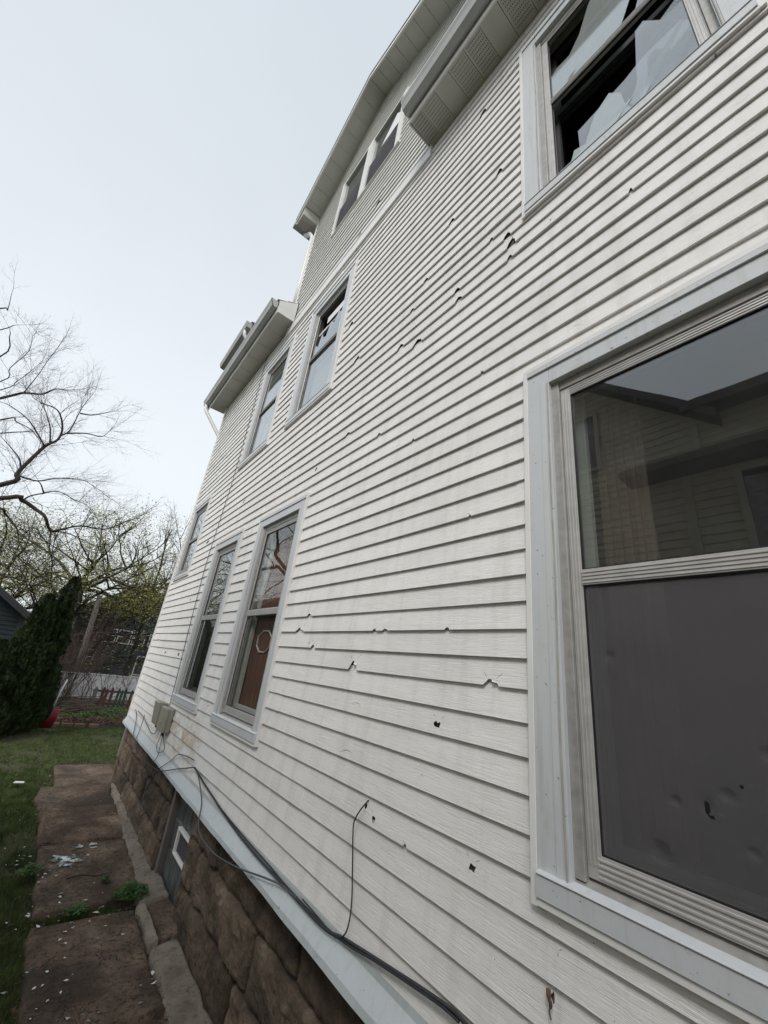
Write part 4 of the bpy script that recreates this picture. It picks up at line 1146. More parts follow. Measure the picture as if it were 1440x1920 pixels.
# grit
simple('grit', (.085, .062, .046), .95, .5, 60)
NP = np.random.default_rng(5)
n = 14000
x = NP.uniform(-.85, 0, n); y = 2.9 + 5.6 * NP.random(n) ** 1.2
keep = np.array([nz(a * 2.2, b * 2.2, 4) + .6 * nz(a * 7, b * 7) + (.25 if a > -.2 or a < -.72 else -.05) > .08 for a, b in zip(x, y)]); x = x[keep]; y = y[keep]; n = len(x); s_ = NP.uniform(.002, .007, n)
V = np.zeros((n, 4, 3)); ang = NP.uniform(0, 6.28, n)
zt = np.array([top_z(a, b) for a, b in zip(x, y)])
for k in range(3):
    V[:, k, 0] = x + np.cos(ang + 2.1 * k) * s_; V[:, k, 1] = y + np.sin(ang + 2.1 * k) * s_; V[:, k, 2] = zt
V[:, 3] = np.stack([x, y, zt + s_ * .8], 1)
B = np.arange(n)[:, None] * 4
F = np.concatenate([B + np.array([[0, 1, 3]]), B + np.array([[1, 2, 3]]), B + np.array([[2, 0, 3]])])
tag(npmesh('grit', V.reshape(-1, 3), F, 'grit'), kind='stuff')

def blades(name, pts, h, w, mat, lean=.6):
    """pts (n,3)"""
    n = len(pts); a = NP.uniform(0, 6.28, n); hh = h * NP.uniform(.5, 1.3, n); ww = w * NP.uniform(.6, 1.3, n)
    dx = np.cos(a) * ww; dy = np.sin(a) * ww
    la = NP.uniform(0, 6.28, n); ll = NP.uniform(.1, 1, n) * lean * hh
    V = np.zeros((n, 3, 3))
    V[:, 0] = pts + np.stack([-dx, -dy, 0 * dx], 1); V[:, 1] = pts + np.stack([dx, dy, 0 * dx], 1)
    V[:, 2] = pts + np.stack([np.cos(la) * ll, np.sin(la) * ll, hh], 1)
    return tag(npmesh(name, V.reshape(-1, 3), np.arange(n * 3).reshape(n, 3), mat), kind='stuff')
def scatter(n, x0, x1, y0, y1, keep):
    out = []
    xs = NP.uniform(x0, x1, n); ys = NP.uniform(y0, y1, n)
    for a, b in zip(xs, ys):
        if keep(a, b): out.append((a, b, gz(a, b) - .012))
    return np.array(out)
def patch(a, b): return nz(a * 1.3, b * 1.3, 7) + .5 * nz(a * 4, b * 4, 2)
def k1(a, b):
    if a > -.79 + .07 * nz(b * 3, 1) + .04 * nz(b * 11, 2) and b < 7.45: return False
    if a > -.62 and b < 8.78 and b >= 7.4: return False
    if patch(a, b) < -.35: return NP.random() < .25
    if (a + 1.6) ** 2 + (b - 11.2) ** 2 < .8 and NP.random() < .8: return False
    return True
def thin(a, b): return k1(a, b) and not (a < -1.3 and NP.random() < .25 * (-a - 1.3))
blades('grass', scatter(120000, -2.6, -.72, 2.6, 8.6, k1), .034, .0032, 'grass')
blades('grass', scatter(90000, -3.6, 2.2, 7.6, 13.2, thin), .036, .0048, 'grass')
blades('grass', scatter(2600, -.9, -.02, 4.19, 4.27, lambda a, b: patch(a * 3, b) > -.3), .035, .004, 'grass')
# fallen leaves on the lawn
pl = scatter(2600, -3, 1.5, 3, 13.4, lambda a, b: a < -.8 or b > 8.8)
n = len(pl); V = np.zeros((n, 4, 3)); ang = NP.uniform(0, 6.28, n); s_ = NP.uniform(.006, .018, n)
for k in range(4):
    V[:, k, 0] = pl[:, 0] + np.cos(ang + k * 1.57) * s_ * (1 if k % 2 else .55); V[:, k, 1] = pl[:, 1] + np.sin(ang + k * 1.57) * s_ * (1 if k % 2 else .55)
    V[:, k, 2] = pl[:, 2] + .032 + NP.uniform(-.008, .014, n)
tag(npmesh('fallen_leaves', V.reshape(-1, 3), np.arange(n * 4).reshape(n, 4), 'dead_leaf'), kind='stuff')

def weed(x, y, r, h, n, label):
    w = empty('weed', (x, y, .03), label, 'weed', None)
    m_ = MB(); rr = random.Random(int(x * 100) + n); st = MB()
    for i in range(n):
        a = rr.uniform(0, 6.28); q = r * rr.random() ** .6; hh = h * (1 - .6 * q / r) * rr.uniform(.4, 1)
        c = Vector((x + math.cos(a) * q, y + math.sin(a) * q, .04 + hh))
        s1 = rr.uniform(.006, .015); b_ = rr.uniform(0, 6.28); d = Vector((math.cos(b_), math.sin(b_), rr.uniform(-.5, .3))) * s1; e_ = Vector((-math.sin(b_), math.cos(b_), rr.uniform(-.3, .3))) * s1 * .6
        m_.poly([c - d, c - e_ * .8, c + d * .2 - e_, c + d, c + d * .2 + e_, c - d * .5 + e_ * .8])
        if i % 5 == 0: st.tube([(x + math.cos(a) * q * .3, y + math.sin(a) * q * .3, .03), c], .0012, 3)
    m_.build('leaves', 'weed', w, recalc=False); st.build('stems', 'weed', w)
weed(-.20, 4.30, .13, .11, 520, 'leafy green weed clump in the slab joint, beside the cement strip')
weed(-.33, 4.62, .035, .05, 60, 'tiny weed tuft on the slab in front of the bigger clump')
weed(-.55, 4.22, .08, .045, 160, 'low weed spreading in the middle of the slab joint')
weed(-.84, 4.95, .10, .07, 220, 'weed patch at the lawn edge beside the broken glass')

# ================================================================== BACK YARD
bed = sheet('garden_bed', rng((-1.2, 4.5, .12)), rng((12.3, 17.8, .12)), lambda x, y: gz(x, y) + .10 * min(1, (y - 12.3) / .5) * min(1, (17.8 - y) / .4) * min(1, (x + 1.2) / .3) + .03 * nz(x * 4, y * 4) - .01, 'mulch')
def leaves(name, pts, s0, s1, mat, parent=None, flat=.4, asp=.6, quad=True):
    n = len(pts); P_ = np.array(pts)
    s_ = NP.uniform(s0, s1, n)[:, None]
    a = NP.normal(size=(n, 3)); a[:, 2] *= flat; a /= np.linalg.norm(a, axis=1)[:, None]
    b = NP.normal(size=(n, 3)); b -= (b * a).sum(1)[:, None] * a; b /= np.linalg.norm(b, axis=1)[:, None]
    V = np.stack([P_ - a * s_, P_ - b * s_ * asp, P_ + a * s_, P_ + b * s_ * asp], 1)
    o = npmesh(name, V.reshape(-1, 3), np.arange(n * 4).reshape(n, 4), mat, parent)
    return o
pts = [];
for _ in range(9000):
    a, b = NP.uniform(-.6, 3.2), NP.uniform(12.9, 14.6)
    if nz(a * 2, b * 2, 5) > -.05: pts.append((a, b, .09 + NP.uniform(0, .10)))
tag(leaves('ground_cover', pts, .012, .03, 'weed'), kind='stuff')
pts = [(NP.uniform(-.9, 3.2), NP.uniform(12.35, 13.6), .07 + NP.uniform(0, .05)) for _ in range(3000)]
tag(leaves('leaf_litter', pts, .015, .04, 'dead_leaf'), kind='stuff')
for k, (x, l_) in enumerate([(-.75, .2), (-.50, .21), (-.26, .2), (.02, .2)]):
    o = MB().box(x, x + l_, 12.28 + .03 * math.sin(k * 2), 12.38 + .03 * math.sin(k * 2), -.01, .065).build('edging_brick', 'brick_edge', None, bevel=.006)
    tag(o, ['leftmost brown brick', 'second brown brick from the left', 'third brown brick from the left', 'rightmost brown brick'][k] + ' edging the front of the garden bed', 'brick', 'bricks edging the garden bed')

# snow shovel leaning on the evergreens
sh = empty('snow_shovel', (-.78, 11.8, 0), 'red snow shovel with a pale handle leaning by the dark evergreens', 'shovel')
V = []; F = []; nu, nv = 12, 8
for i in range(nu + 1):
    for j in range(nv + 1):
        u_, v_ = i / nu, j / nv
        V.append((-.99 + .30 * v_ + .05 * u_, 11.86 - .09 * math.sin(math.pi * u_ * .9) + .03 * abs(v_ - .5) * 2, .03 + .38 * u_))
for i in range(nu):
    for j in range(nv):
        p = i * (nv + 1) + j; F.append((p, p + 1, p + nv + 2, p + nv + 1))
o = npmesh('blade', np.array(V), np.array(F), 'shovel_red', sh)
md = o.modifiers.new('s', 'SOLIDIFY'); md.thickness = .008
MB().tube([(-.82, 11.76, .22), (-.80, 11.80, .42)], .022, 8).build('socket', 'black_plastic', sh)
MB().tube([(-.80, 11.80, .42), (-.775, 11.88, .70), (-.725, 12.0, .98)], .016, 8).build('handle', 'chip_white', sh, smooth=True)
MB().tube([(-.725, 12.0, .98), (-.70, 12.05, 1.06)], .022, 8).tube([(-.75, 12.06, 1.10), (-.64, 12.06, 1.10)], .014, 8).tube([(-.70, 12.05, 1.04), (-.75, 12.06, 1.10)], .012, 6).tube([(-.70, 12.05, 1.04), (-.64, 12.06, 1.10)], .012, 6).build('grip', 'black_plastic', sh)

# picket fence
pf = empty('picket_fence', (.55, 15, 0), 'short weathered picket fence, reddish and green pickets, behind the garden bed', 'fence')
for k, (x, m_) in enumerate([(.19, 'grey_wood'), (.355, 'picket_red'), (.485, 'picket_red'), (.615, 'picket_red'), (.745, 'picket_green'), (.86, 'picket_green'), (.97, 'picket_green'), (1.10, 'picket_red'), (1.23, 'picket_red'), (1.36, 'picket_green')]):
    w_ = .035 if k else .05; h_ = .64 + .03 * math.sin(k * 2.3)
    ln = .03 * math.sin(k * 1.9)
    MB().plate([(x - w_, .02), (x + w_, .02), (x + w_ + ln, h_ - .07), (x + ln, h_), (x - w_ + ln, h_ - .07)], 0, .02).build('picket', m_, pf)
    me = bpy.data.objects[-1] if False else None
for o in list(pf.children):      # plates are drawn in (y,z): turn them to face the yard
    for v in o.data.vertices: v.co = Vector((v.co.y, 15.0 + v.co.x, v.co.z))
MB().box(.12, 1.45, 15.022, 15.05, .50, .555).build('rail', 'picket_red', pf)
MB().box(.12, 1.45, 15.022, 15.05, .18, .225).build('rail', 'picket_green', pf)

# white lattice fence
lt = empty('lattice_fence', (1.2, 18, 0), 'long pale lattice fence across the back of the yard', 'fence')
def lattice(x0, x1, z0, z1, y):
    m_ = MB(); w_ = .022; s_ = .075
    k = x0 - (z1 - z0)
    while k < x1:
        for d in (1, -1):
            pa = [k, z0] if d == 1 else [k, z1]; pb = [k + (z1 - z0), z1] if d == 1 else [k + (z1 - z0), z0]
            t0 = max(0, (x0 - pa[0]) / (z1 - z0)); t1 = min(1, (x1 - pa[0]) / (z1 - z0))
            if t1 - t0 > .05:
                a = (pa[0] + (pb[0] - pa[0]) * t0, pa[1] + (pb[1] - pa[1]) * t0); b = (pa[0] + (pb[0] - pa[0]) * t1, pa[1] + (pb[1] - pa[1]) * t1)
                yy = y + .004 * d
                m_.quad((a[0] - w_, yy, a[1]), (a[0] + w_, yy, a[1]), (b[0] + w_, yy, b[1]), (b[0] - w_, yy, b[1]))
        k += s_
    return tag(m_.build('lattice_panel', 'lattice', lt, recalc=False), kind='stuff')
for k in range(4):
    x0 = -1.1 + k * 1.25
    lattice(x0, x0 + 1.2, -.15, .76 + .02 * k, 18)
    MB().box(x0 - .05, x0, 17.96, 18.04, -.3, .80 + .02 * k).build('post', 'lattice', lt)
    MB().box(x0, x0 + 1.2, 17.98, 18.02, .745 + .02 * k, .775 + .02 * k).build('rail', 'lattice', lt)
MB().box(-1.1, 3.9, 18.10, 18.12, -.3, .70).build('backing_board', 'lattice', lt)

# utility pole
o = MB().tube([(-.16, 19, -.3), (-.24, 19, 1.6), (-.36, 19, 3.45)], .115, 10, .085).build('utility_pole', 'grey_wood', None, smooth=True)
tag(o, 'old grey wooden pole standing behind the lattice fence, half hidden by branches', 'pole')
for k, (a, b) in enumerate([((-9, 13, 5.2), (-.36, 19, 3.40)), ((-9, 15, 4.6), (-.36, 19, 3.30))]):
    A, B_ = Vector(a), Vector(b)
    o = MB().tube([A.lerp(B_, t_ / 12) + Vector((0, 0, -.35 * math.sin(math.pi * t_ / 12))) for t_ in range(13)], .012, 5).build('overhead_wire', 'cable', None)
    tag(o, ('upper' if k == 0 else 'lower') + ' overhead wire running from the left to the old pole', 'wire', 'overhead wires')

# garage
ga = empty('garage', (-4.5, 14, 0), 'dark green garage with grey shingle roof behind the evergreens at the left', 'garage')
RX, AX = -1.98, -4.55; EZ = 2.27; SLP = .67
n = 0; z = -.05
while z < 4.1:
    xr_ = RX if z < EZ else RX - (z - EZ) / SLP
    xl_ = 2 * AX - RX if z < EZ else 2 * AX - xr_
    zt_ = z + .105; xr2 = RX if zt_ < EZ else RX - (zt_ - EZ) / SLP
    if xr_ - xl_ > .2:
        MB().hexa([(2 * AX - xr_, 13.98, z), (xr_, 13.98, z), (xr_, 14.02, z), (2 * AX - xr_, 14.02, z), (2 * AX - xr2, 13.995, zt_), (xr2, 13.995, zt_), (xr2, 14.02, zt_), (2 * AX - xr2, 14.02, zt_)]).build('siding_board', 'garage_green', ga)
    z += .105
MB().box(RX - .02, RX, 14.02, 19, -.1, EZ).box(2 * AX - RX, 2 * AX - RX + .02, 14.02, 19, -.1, EZ).box(2 * AX - RX, RX, 18.98, 19, -.1, EZ).build('wall', 'garage_green', ga)
MB().box(RX - .09, RX + .012, 13.965, 14.05, -.1, EZ).build('corner_board', 'dark_trim', ga)
for s_ in (1, -1):
    hx = abs(RX - AX) + .22
    m_ = MB(); nn = 22
    for i in range(nn):
        a, b = hx * i / nn, hx * (i + 1) / nn; top = EZ + abs(RX - AX) * SLP + .06
        m_.hexa([(AX + s_ * a, 13.72, top - a * SLP - .05), (AX + s_ * b, 13.72, top - b * SLP - .05), (AX + s_ * b, 19.2, top - b * SLP - .05), (AX + s_ * a, 19.2, top - a * SLP - .05),
                 (AX + s_ * a, 13.72, top - a * SLP), (AX + s_ * b, 13.72, top - b * SLP + .014), (AX + s_ * b, 19.2, top - b * SLP + .014), (AX + s_ * a, 19.2, top - a * SLP)])
    tag(m_.build('roof', 'shingle_pale', ga), kind='stuff')
    top = EZ + abs(RX - AX) * SLP
    MB().hexa([(AX, 13.70, top - .10), (AX + s_ * hx, 13.70, top - hx * SLP - .10), (AX + s_ * hx, 13.72, top - hx * SLP - .10), (AX, 13.72, top - .10),
               (AX, 13.70, top + .06), (AX + s_ * hx, 13.70, top - hx * SLP + .06), (AX + s_ * hx, 13.72, top - hx * SLP + .06), (AX, 13.72, top + .06)]).build('rake_board', 'dark_trim', ga)

# dark house behind the yard
bh = empty('back_house', (1.8, 25, -1.3), 'dark green gabled house with a row of white windows behind the bare shrubs', 'house')
HX0, HX1, AXH, EZH, PZH = -.6, 4.2, 1.80, 3.25, 4.85
z = -1.4
while z < PZH - .1:
    f = 0 if z < EZH else (z - EZH) / (PZH - EZH); f2 = 0 if z + .14 < EZH else min(1, (z + .14 - EZH) / (PZH - EZH))
    a0, b0 = HX0 + (AXH - HX0) * f, HX1 + (AXH - HX1) * f; a1, b1 = HX0 + (AXH - HX0) * f2, HX1 + (AXH - HX1) * f2
    MB().hexa([(a0, 24.975, z), (b0, 24.975, z), (b0, 25.02, z), (a0, 25.02, z), (a1, 24.995, z + .14), (b1, 24.995, z + .14), (b1, 25.02, z + .14), (a1, 25.02, z + .14)]).build('siding_board', 'house_dark', bh)
    z += .14
MB().box(HX0, HX0 + .05, 25.02, 32, -1.4, EZH).box(HX1 - .05, HX1, 25.02, 32, -1.4, EZH).build('wall', 'house_dark', bh)
for (xa, xb) in ((HX0 - .3, AXH), (HX1 + .3, AXH)):
    sl = (PZH - EZH) / abs(AXH - (HX0 if xa < AXH else HX1)); za = PZH - abs(AXH - xa) * sl
    tag(MB().hexa([(xa, 24.6, za), (xb, 24.6, PZH), (xb, 32.3, PZH), (xa, 32.3, za), (xa, 24.6, za + .12), (xb, 24.6, PZH + .12), (xb, 32.3, PZH + .12), (xa, 32.3, za + .12)]).build('roof', 'shingle', bh), kind='stuff')
def bwin(x0, x1, z0, z1, y=24.96):
    w = empty('window', ((x0 + x1) / 2, y, z0)); w.parent = bh; w.matrix_parent_inverse = world_of(bh).inverted()
    m_ = MB(); t_ = .045
    m_.box(x0, x0 + t_, y - .03, y, z0, z1).box(x1 - t_, x1, y - .03, y, z0, z1).box(x0 + t_, x1 - t_, y - .03, y, z0, z0 + t_).box(x0 + t_, x1 - t_, y - .03, y, z1 - t_, z1)
    zm_ = (z0 + z1) / 2; m_.box(x0 + t_, x1 - t_, y - .025, y, zm_ - .018, zm_ + .018)
    m_.build('frame', 'white_wood', w)
    MB().box(x0 + t_, x1 - t_, y - .012, y - .004, z0 + t_, z1 - t_).build('pane', 'glass', w)
    MB().box(x0 + t_, x1 - t_, y - .002, y + .012, z0 + t_, z1 - t_).build('dark_panel', 'interior', w)  # thin panel, the unlit room's darkness put into its colour
for k in range(6): bwin(-.02 + k * .66 + (.1 if k > 3 else 0), .58 + k * .66 + (.1 if k > 3 else 0), 1.84, 2.50)
bwin(.30, .62, .75, 1.45); bwin(2.45, 3.15, -.4, 1.38)

# ================================================================== TREES
TG = random.Random(21)
def rdir(d, spread):
    v = Vector((TG.gauss(0, 1), TG.gauss(0, 1), TG.gauss(0, 1))).normalized()
    return (d.normalized() + v * spread).normalized()
class Tw:
    """collects tapered 3-sided twigs quickly"""
    def __init__(s): s.v = []; s.f = []
    def seg(s, pts, r0, r1, sides=3):
        n = len(pts); b = len(s.v)
        for i, p in enumerate(pts):
            d = (pts[min(i + 1, n - 1)] - pts[max(i - 1, 0)])
            if d.length < 1e-6: d = Vector((0, 0, 1))
            d.normalize()
            u = d.orthogonal().normalized(); w = d.cross(u)
            r = r0 + (r1 - r0) * i / (n - 1)
            for k in range(sides):
                a = 2 * math.pi * k / sides
                s.v.append(p + (u * math.cos(a) + w * math.sin(a)) * r)
        for i in range(n - 1):
            for k in range(sides):
                k2 = (k + 1) % sides; s.f.append((b + i * sides + k, b + i * sides + k2, b + (i + 1) * sides + k2, b + (i + 1) * sides + k))
    def build(s, name, mat, parent): return npmesh(name, np.array([tuple(v) for v in s.v]), np.array(s.f), mat, parent)
def grow(tw, p, d, ln, r, depth, tips, spread=.45, kids=4, lift=.05, nseg=4, ratio=.55, stop=0):
    pts = [p]; q = p.copy(); dd = d.copy()
    for i in range(nseg):
        dd = rdir(dd, .20); dd.z += lift; dd.normalize(); q = q + dd * ln / nseg; pts.append(q)
    tw.seg(pts, r, r * .45, 3 if r < .02 else 6)
    if depth <= stop:
        tips.append(q); tips.append(pts[2]); return
    for k in range(kids):
        i = min(nseg, 1 + int(TG.random() * nseg)); t_ = pts[i]
        ax = (pts[i] - pts[i - 1]).normalized()
        grow(tw, t_, rdir(ax, spread + .35), ln * ratio * TG.uniform(.7, 1.2), r * .45, depth - 1, tips, spread, kids, lift, max(2, nseg - 1), ratio, stop)
    if depth > 1: grow(tw, q, dd, ln * .6, r * .45, depth - 1, tips, spread, kids, lift, nseg, ratio, stop)

# the big bare tree reaching in from the left
LIMBS = {'A': [(-3.137, 11, 4.56), (-2.982, 11, 4.877), (-2.954, 11, 5.03), (-2.809, 11, 5.593), (-2.739, 11, 5.734), (-2.628, 11, 5.941), (-2.654, 11, 6.241), (-2.84, 11, 6.506), (-3.165, 11, 6.599)], 'A1': [(-2.79, 11, 5.666), (-3.104, 11, 6.007), (-3.305, 11, 6.162), (-3.611, 11, 6.299), (-3.775, 11, 6.293)], 'A2': [(-2.622, 11, 6.011), (-2.507, 11, 6.226), (-2.488, 11, 6.842), (-2.428, 11, 7.266)], 'A3': [(-2.476, 11, 6.707), (-2.236, 11, 6.791), (-1.938, 11, 7.052)], 'A4': [(-2.534, 11, 6.122), (-2.202, 11, 6.29), (-1.915, 11, 6.341), (-1.819, 11, 6.579)], 'A5': [(-2.976, 11, 4.86), (-2.637, 11, 4.861), (-2.373, 11, 5.031), (-2.076, 11, 5.153), (-1.826, 11, 5.171), (-1.373, 11, 5.005)], 'A6': [(-2.72, 11, 5.765), (-2.851, 11, 6.138), (-3.061, 11, 6.475), (-3.192, 11, 6.675)], 'A7': [(-2.96, 11, 5.007), (-3.066, 11, 5.224), (-3.286, 11, 5.408), (-3.514, 11, 5.584)], 'B': [(-2.884, 10, 4.073), (-2.587, 10, 4.132), (-2.323, 10, 4.035), (-2.151, 10, 3.919), (-2.003, 10, 3.724), (-1.853, 10, 3.754), (-1.586, 10, 3.946), (-1.156, 10, 4.068), (-0.805, 10, 4.336)], 'B1': [(-1.968, 10, 3.7), (-1.738, 10, 3.737), (-1.378, 10, 3.67), (-1.112, 10, 3.569)], 'B2': [(-2.584, 10, 4.123), (-2.503, 10, 4.251), (-2.342, 10, 4.385), (-2.128, 10, 4.467), (-1.836, 10, 4.429), (-1.611, 10, 4.362), (-1.336, 10, 4.158)], 'B3': [(-1.98, 10, 3.696), (-1.878, 10, 3.351), (-1.719, 10, 3.061)], 'B4': [(-2.343, 10, 4.402), (-2.456, 10, 4.558), (-2.57, 10, 4.585)], 'C': [(-2.744, 9.5, 3.792), (-2.652, 9.5, 3.728), (-2.415, 9.5, 3.521), (-2.322, 9.5, 3.329), (-2.198, 9.5, 3.178)], 'C2': [(-2.61, 9.5, 3.427), (-2.457, 9.5, 3.258), (-2.284, 9.5, 3.032)], 'D': [(-4.026, 12, 6.774), (-3.714, 12, 7.104), (-3.412, 12, 7.259), (-3.182, 12, 7.37), (-3.025, 12, 7.62), (-2.863, 12, 7.878)], 'D1': [(-3.708, 12, 7.133), (-3.638, 12, 7.71), (-3.611, 12, 8.205), (-3.494, 12, 8.671)], 'D2': [(-4.172, 12, 7.17), (-4.141, 12, 7.589), (-4.01, 12, 8.199), (-4.008, 12, 8.47), (-4.037, 12, 8.835)], 'D3': [(-4.099, 12, 6.971), (-3.921, 12, 7.327), (-3.813, 12, 7.649), (-3.644, 12, 7.915)], 'E': [(-3.826, 12.5, 6.132), (-3.397, 12.5, 6.349), (-3.158, 12.5, 6.52)], 'F': [(-3.735, 11.5, 6.084), (-3.465, 11.5, 6.139), (-3.143, 11.5, 6.08), (-2.871, 11.5, 5.854)], 'G': [(-4.84, 12, 8.985), (-4.775, 12, 9.151), (-4.813, 12, 9.518)], 'H': [(-4.776, 12.5, 8.71), (-4.619, 12.5, 8.999), (-4.54, 12.5, 9.06)], 'I': [(-4.395, 12, 7.775), (-4.399, 12, 8.294), (-4.491, 12, 8.548)]}
bt = empty('bare_tree', (-5.6, 11.4, 0), 'big leafless tree whose limbs reach in from the left edge over the yard', 'tree')
trunk = [Vector((-5.6, 11.4, -.1)), Vector((-5.5, 11.3, 1.8)), Vector((-5.35, 11.3, 3.2)), Vector((-5.3, 11.4, 5.0)), Vector((-5.5, 11.7, 7.0)), Vector((-5.9, 12, 9.4))]
MB().tube(trunk, [.34, .27, .22, .17, .11, .05], 12).build('trunk', 'bark', bt, smooth=True)
R0 = dict(A=.048, B=.040, C=.022, D=.030, E=.018, F=.018, G=.02, H=.016, I=.02)
START = {'A': (-5.35, 11.3, 3.2), 'B': (-5.4, 11.2, 2.9), 'C': (-3.5, 10.3, 3.85), 'D': (-5.3, 11.4, 5.0), 'D2': (-5.35, 11.5, 5.6), 'D3': (-5.33, 11.4, 5.3), 'E': (-5.3, 11.4, 4.6), 'F': (-5.32, 11.4, 4.2), 'G': (-5.6, 11.7, 7.6), 'H': (-5.5, 11.7, 7.0), 'I': (-5.4, 11.6, 6.2), 'C2': (-3.5, 10.3, 3.80), 'A1': None}
tw = Tw(); tips = []
for k, l_ in LIMBS.items():
    P_ = [Vector(p) for p in l_]
    jit = Vector((0, TG.uniform(-.3, .3), 0))
    for i, p in enumerate(P_): P_[i] = p + Vector((0, .5 * nz(i * .5, ord(k[0])), 0))
    r0 = R0[k[0]] * (1 if len(k) == 1 else .42)
    if k in START and START[k]: P_ = [Vector(START[k])] + P_; rs0 = r0 * 1.25
    else: rs0 = r0
    pts = smooth(P_, 4)
    m_ = len(pts)
    MB().tube(pts, [rs0 + (r0 * .22 - rs0) * (i / (m_ - 1)) ** .8 for i in range(m_)], 7).build('limb', 'bark', bt, smooth=True)
    tot = 0; nxt = .15
    for i in range(1, m_):
        sgl = (pts[i] - pts[i - 1]).length; tot += sgl
        fr_ = i / m_
        if tot > nxt and pts[i].x > -4.3:
            nxt = tot + TG.uniform(.07, .15)
            ax = (pts[i] - pts[i - 1]).normalized()
            grow(tw, pts[i], rdir(ax, .75), TG.uniform(.35, .95) * (1.2 - .45 * fr_), max(.0042, r0 * .14), 2, tips, .55, 5, .03, 4, .55)
    grow(tw, pts[-1], (pts[-1] - pts[-2]).normalized(), .5, max(.005, r0 * .22), 2, tips, .5, 4)
tag(tw.build('twigs', 'bark', bt), kind='stuff')

def tree(label, x, y, z0, h, spread_, r, mat, leaf=None, depth=3, nlimb=9, kids=4, ln=1.3, ls=(.02, .05), lift=.03, base=.35, lean=0, nleaf=5, jit=.12, cat='tree', name='tree'):
    t_ = empty(name, (x, y, z0), label, cat)
    tr_ = [Vector((x + lean * i / 5 + .05 * nz(i, x), y + .05 * nz(i, y), z0 - .1 + h * .62 * i / 5)) for i in range(6)]
    MB().tube(tr_, r, 9, r * .35).build('trunk', mat, t_, smooth=True)
    tw = Tw(); tips = []
    for k in range(nlimb):
        q = tr_[min(5, int(base * 5) + int(TG.random() * 4))]; a = TG.uniform(0, 6.28)
        d = Vector((math.cos(a) * spread_, math.sin(a) * spread_, TG.uniform(.35, 1.0)))
        grow(tw, q, d.normalized(), ln * TG.uniform(.8, 1.3), r * .42, depth, tips, .5, kids, lift, 5, .6)
    tag(tw.build('branches', mat, t_), kind='stuff')
    if leaf:
        pts = []
        for p in tips:
            if p.z < (3.0 if x < 1 else 4.2) and TG.random() > .12: continue
            for _ in range(nleaf): pts.append((p.x + TG.gauss(0, jit), p.y + TG.gauss(0, jit), p.z + TG.gauss(0, jit)))
        tag(leaves('leaves', pts, ls[0], ls[1], leaf, t_), kind='stuff')
    return t_
tree('spreading tree with yellow-green spring buds behind the pole', -.9, 21.5, -1.2, 8.2, 1.9, .20, 'bark', 'spring_leaf', depth=3, nlimb=19, kids=5, ln=2.3, lift=.035, base=.55, nleaf=7, jit=.17, ls=(.018, .042))
tree('budding tree leaning right in front of the dark house', 1.9, 22.8, -1.3, 9.0, 1.0, .15, 'bark', 'spring_leaf', depth=3, nlimb=9, kids=4, ln=1.9, lift=.07, base=.8, nleaf=1, jit=.12, ls=(.02, .045))
tree('budding tree farther back at the left, above the garage roof', -3.6, 23, -1.2, 7.4, 1.5, .16, 'bark', 'spring_leaf', depth=3, nlimb=13, kids=5, ln=2.0, lift=.01, base=.45, nleaf=5, jit=.16, ls=(.018, .042))
tree('faint bare tree far off beside the house corner', 4.9, 34, -1.3, 13.5, .8, .16, 'twig_pale', None, depth=3, nlimb=16, kids=4, ln=2.6, lift=.06, base=.5)
for k, (x, y, h) in enumerate([(-.95, 13.9, 2.3), (-.60, 14.6, 2.6), (-.30, 16.4, 2.1), (.1, 16.6, 1.5), (.7, 16.8, 1.3), (1.5, 17, 1.2)]):
    s_ = empty('bare_shrub', (x, y, 0), ['brown bare shrub right beside the evergreens', 'tall brown bare shrub between the evergreens and the pole', 'leafless shrub in front of the pole', 'low bare shrub in front of the lattice fence', 'twiggy shrub behind the picket fence', 'rightmost bare shrub before the lattice fence'][k], 'shrub')
    tw = Tw(); tips = []
    for _ in range((13, 12, 6, 5, 5, 4)[k]):
        a = TG.uniform(0, 6.28)
        grow(tw, Vector((x + TG.gauss(0, .08), y + TG.gauss(0, .08), 0)), Vector((math.cos(a) * .30 + .05, math.sin(a) * .3, 1)).normalized(), h * TG.uniform(.5, .8), .013, 2, tips, .35, 5, .05, 5, .5)
    tag(tw.build('stems', 'twig_brown', s_), kind='stuff')
bp_ = empty('brush_pile', (-.15, 13.6, 0), 'heap of cut brown sticks at the back of the lawn', 'brush pile')
for k in range(34):
    a = TG.gauss(.25, .35); c = Vector((-.15 + TG.gauss(0, .22), 13.6 + TG.gauss(0, .15), .12 + .012 * k * TG.random())); l_ = TG.uniform(.25, .55)
    d = Vector((math.cos(a), TG.gauss(0, .3), math.sin(a) * .5)) * l_
    MB().tube([c - d, c + Vector((0, 0, TG.gauss(0, .02))), c + d], .012, 5, .006).build('stick', 'twig_brown', bp_)

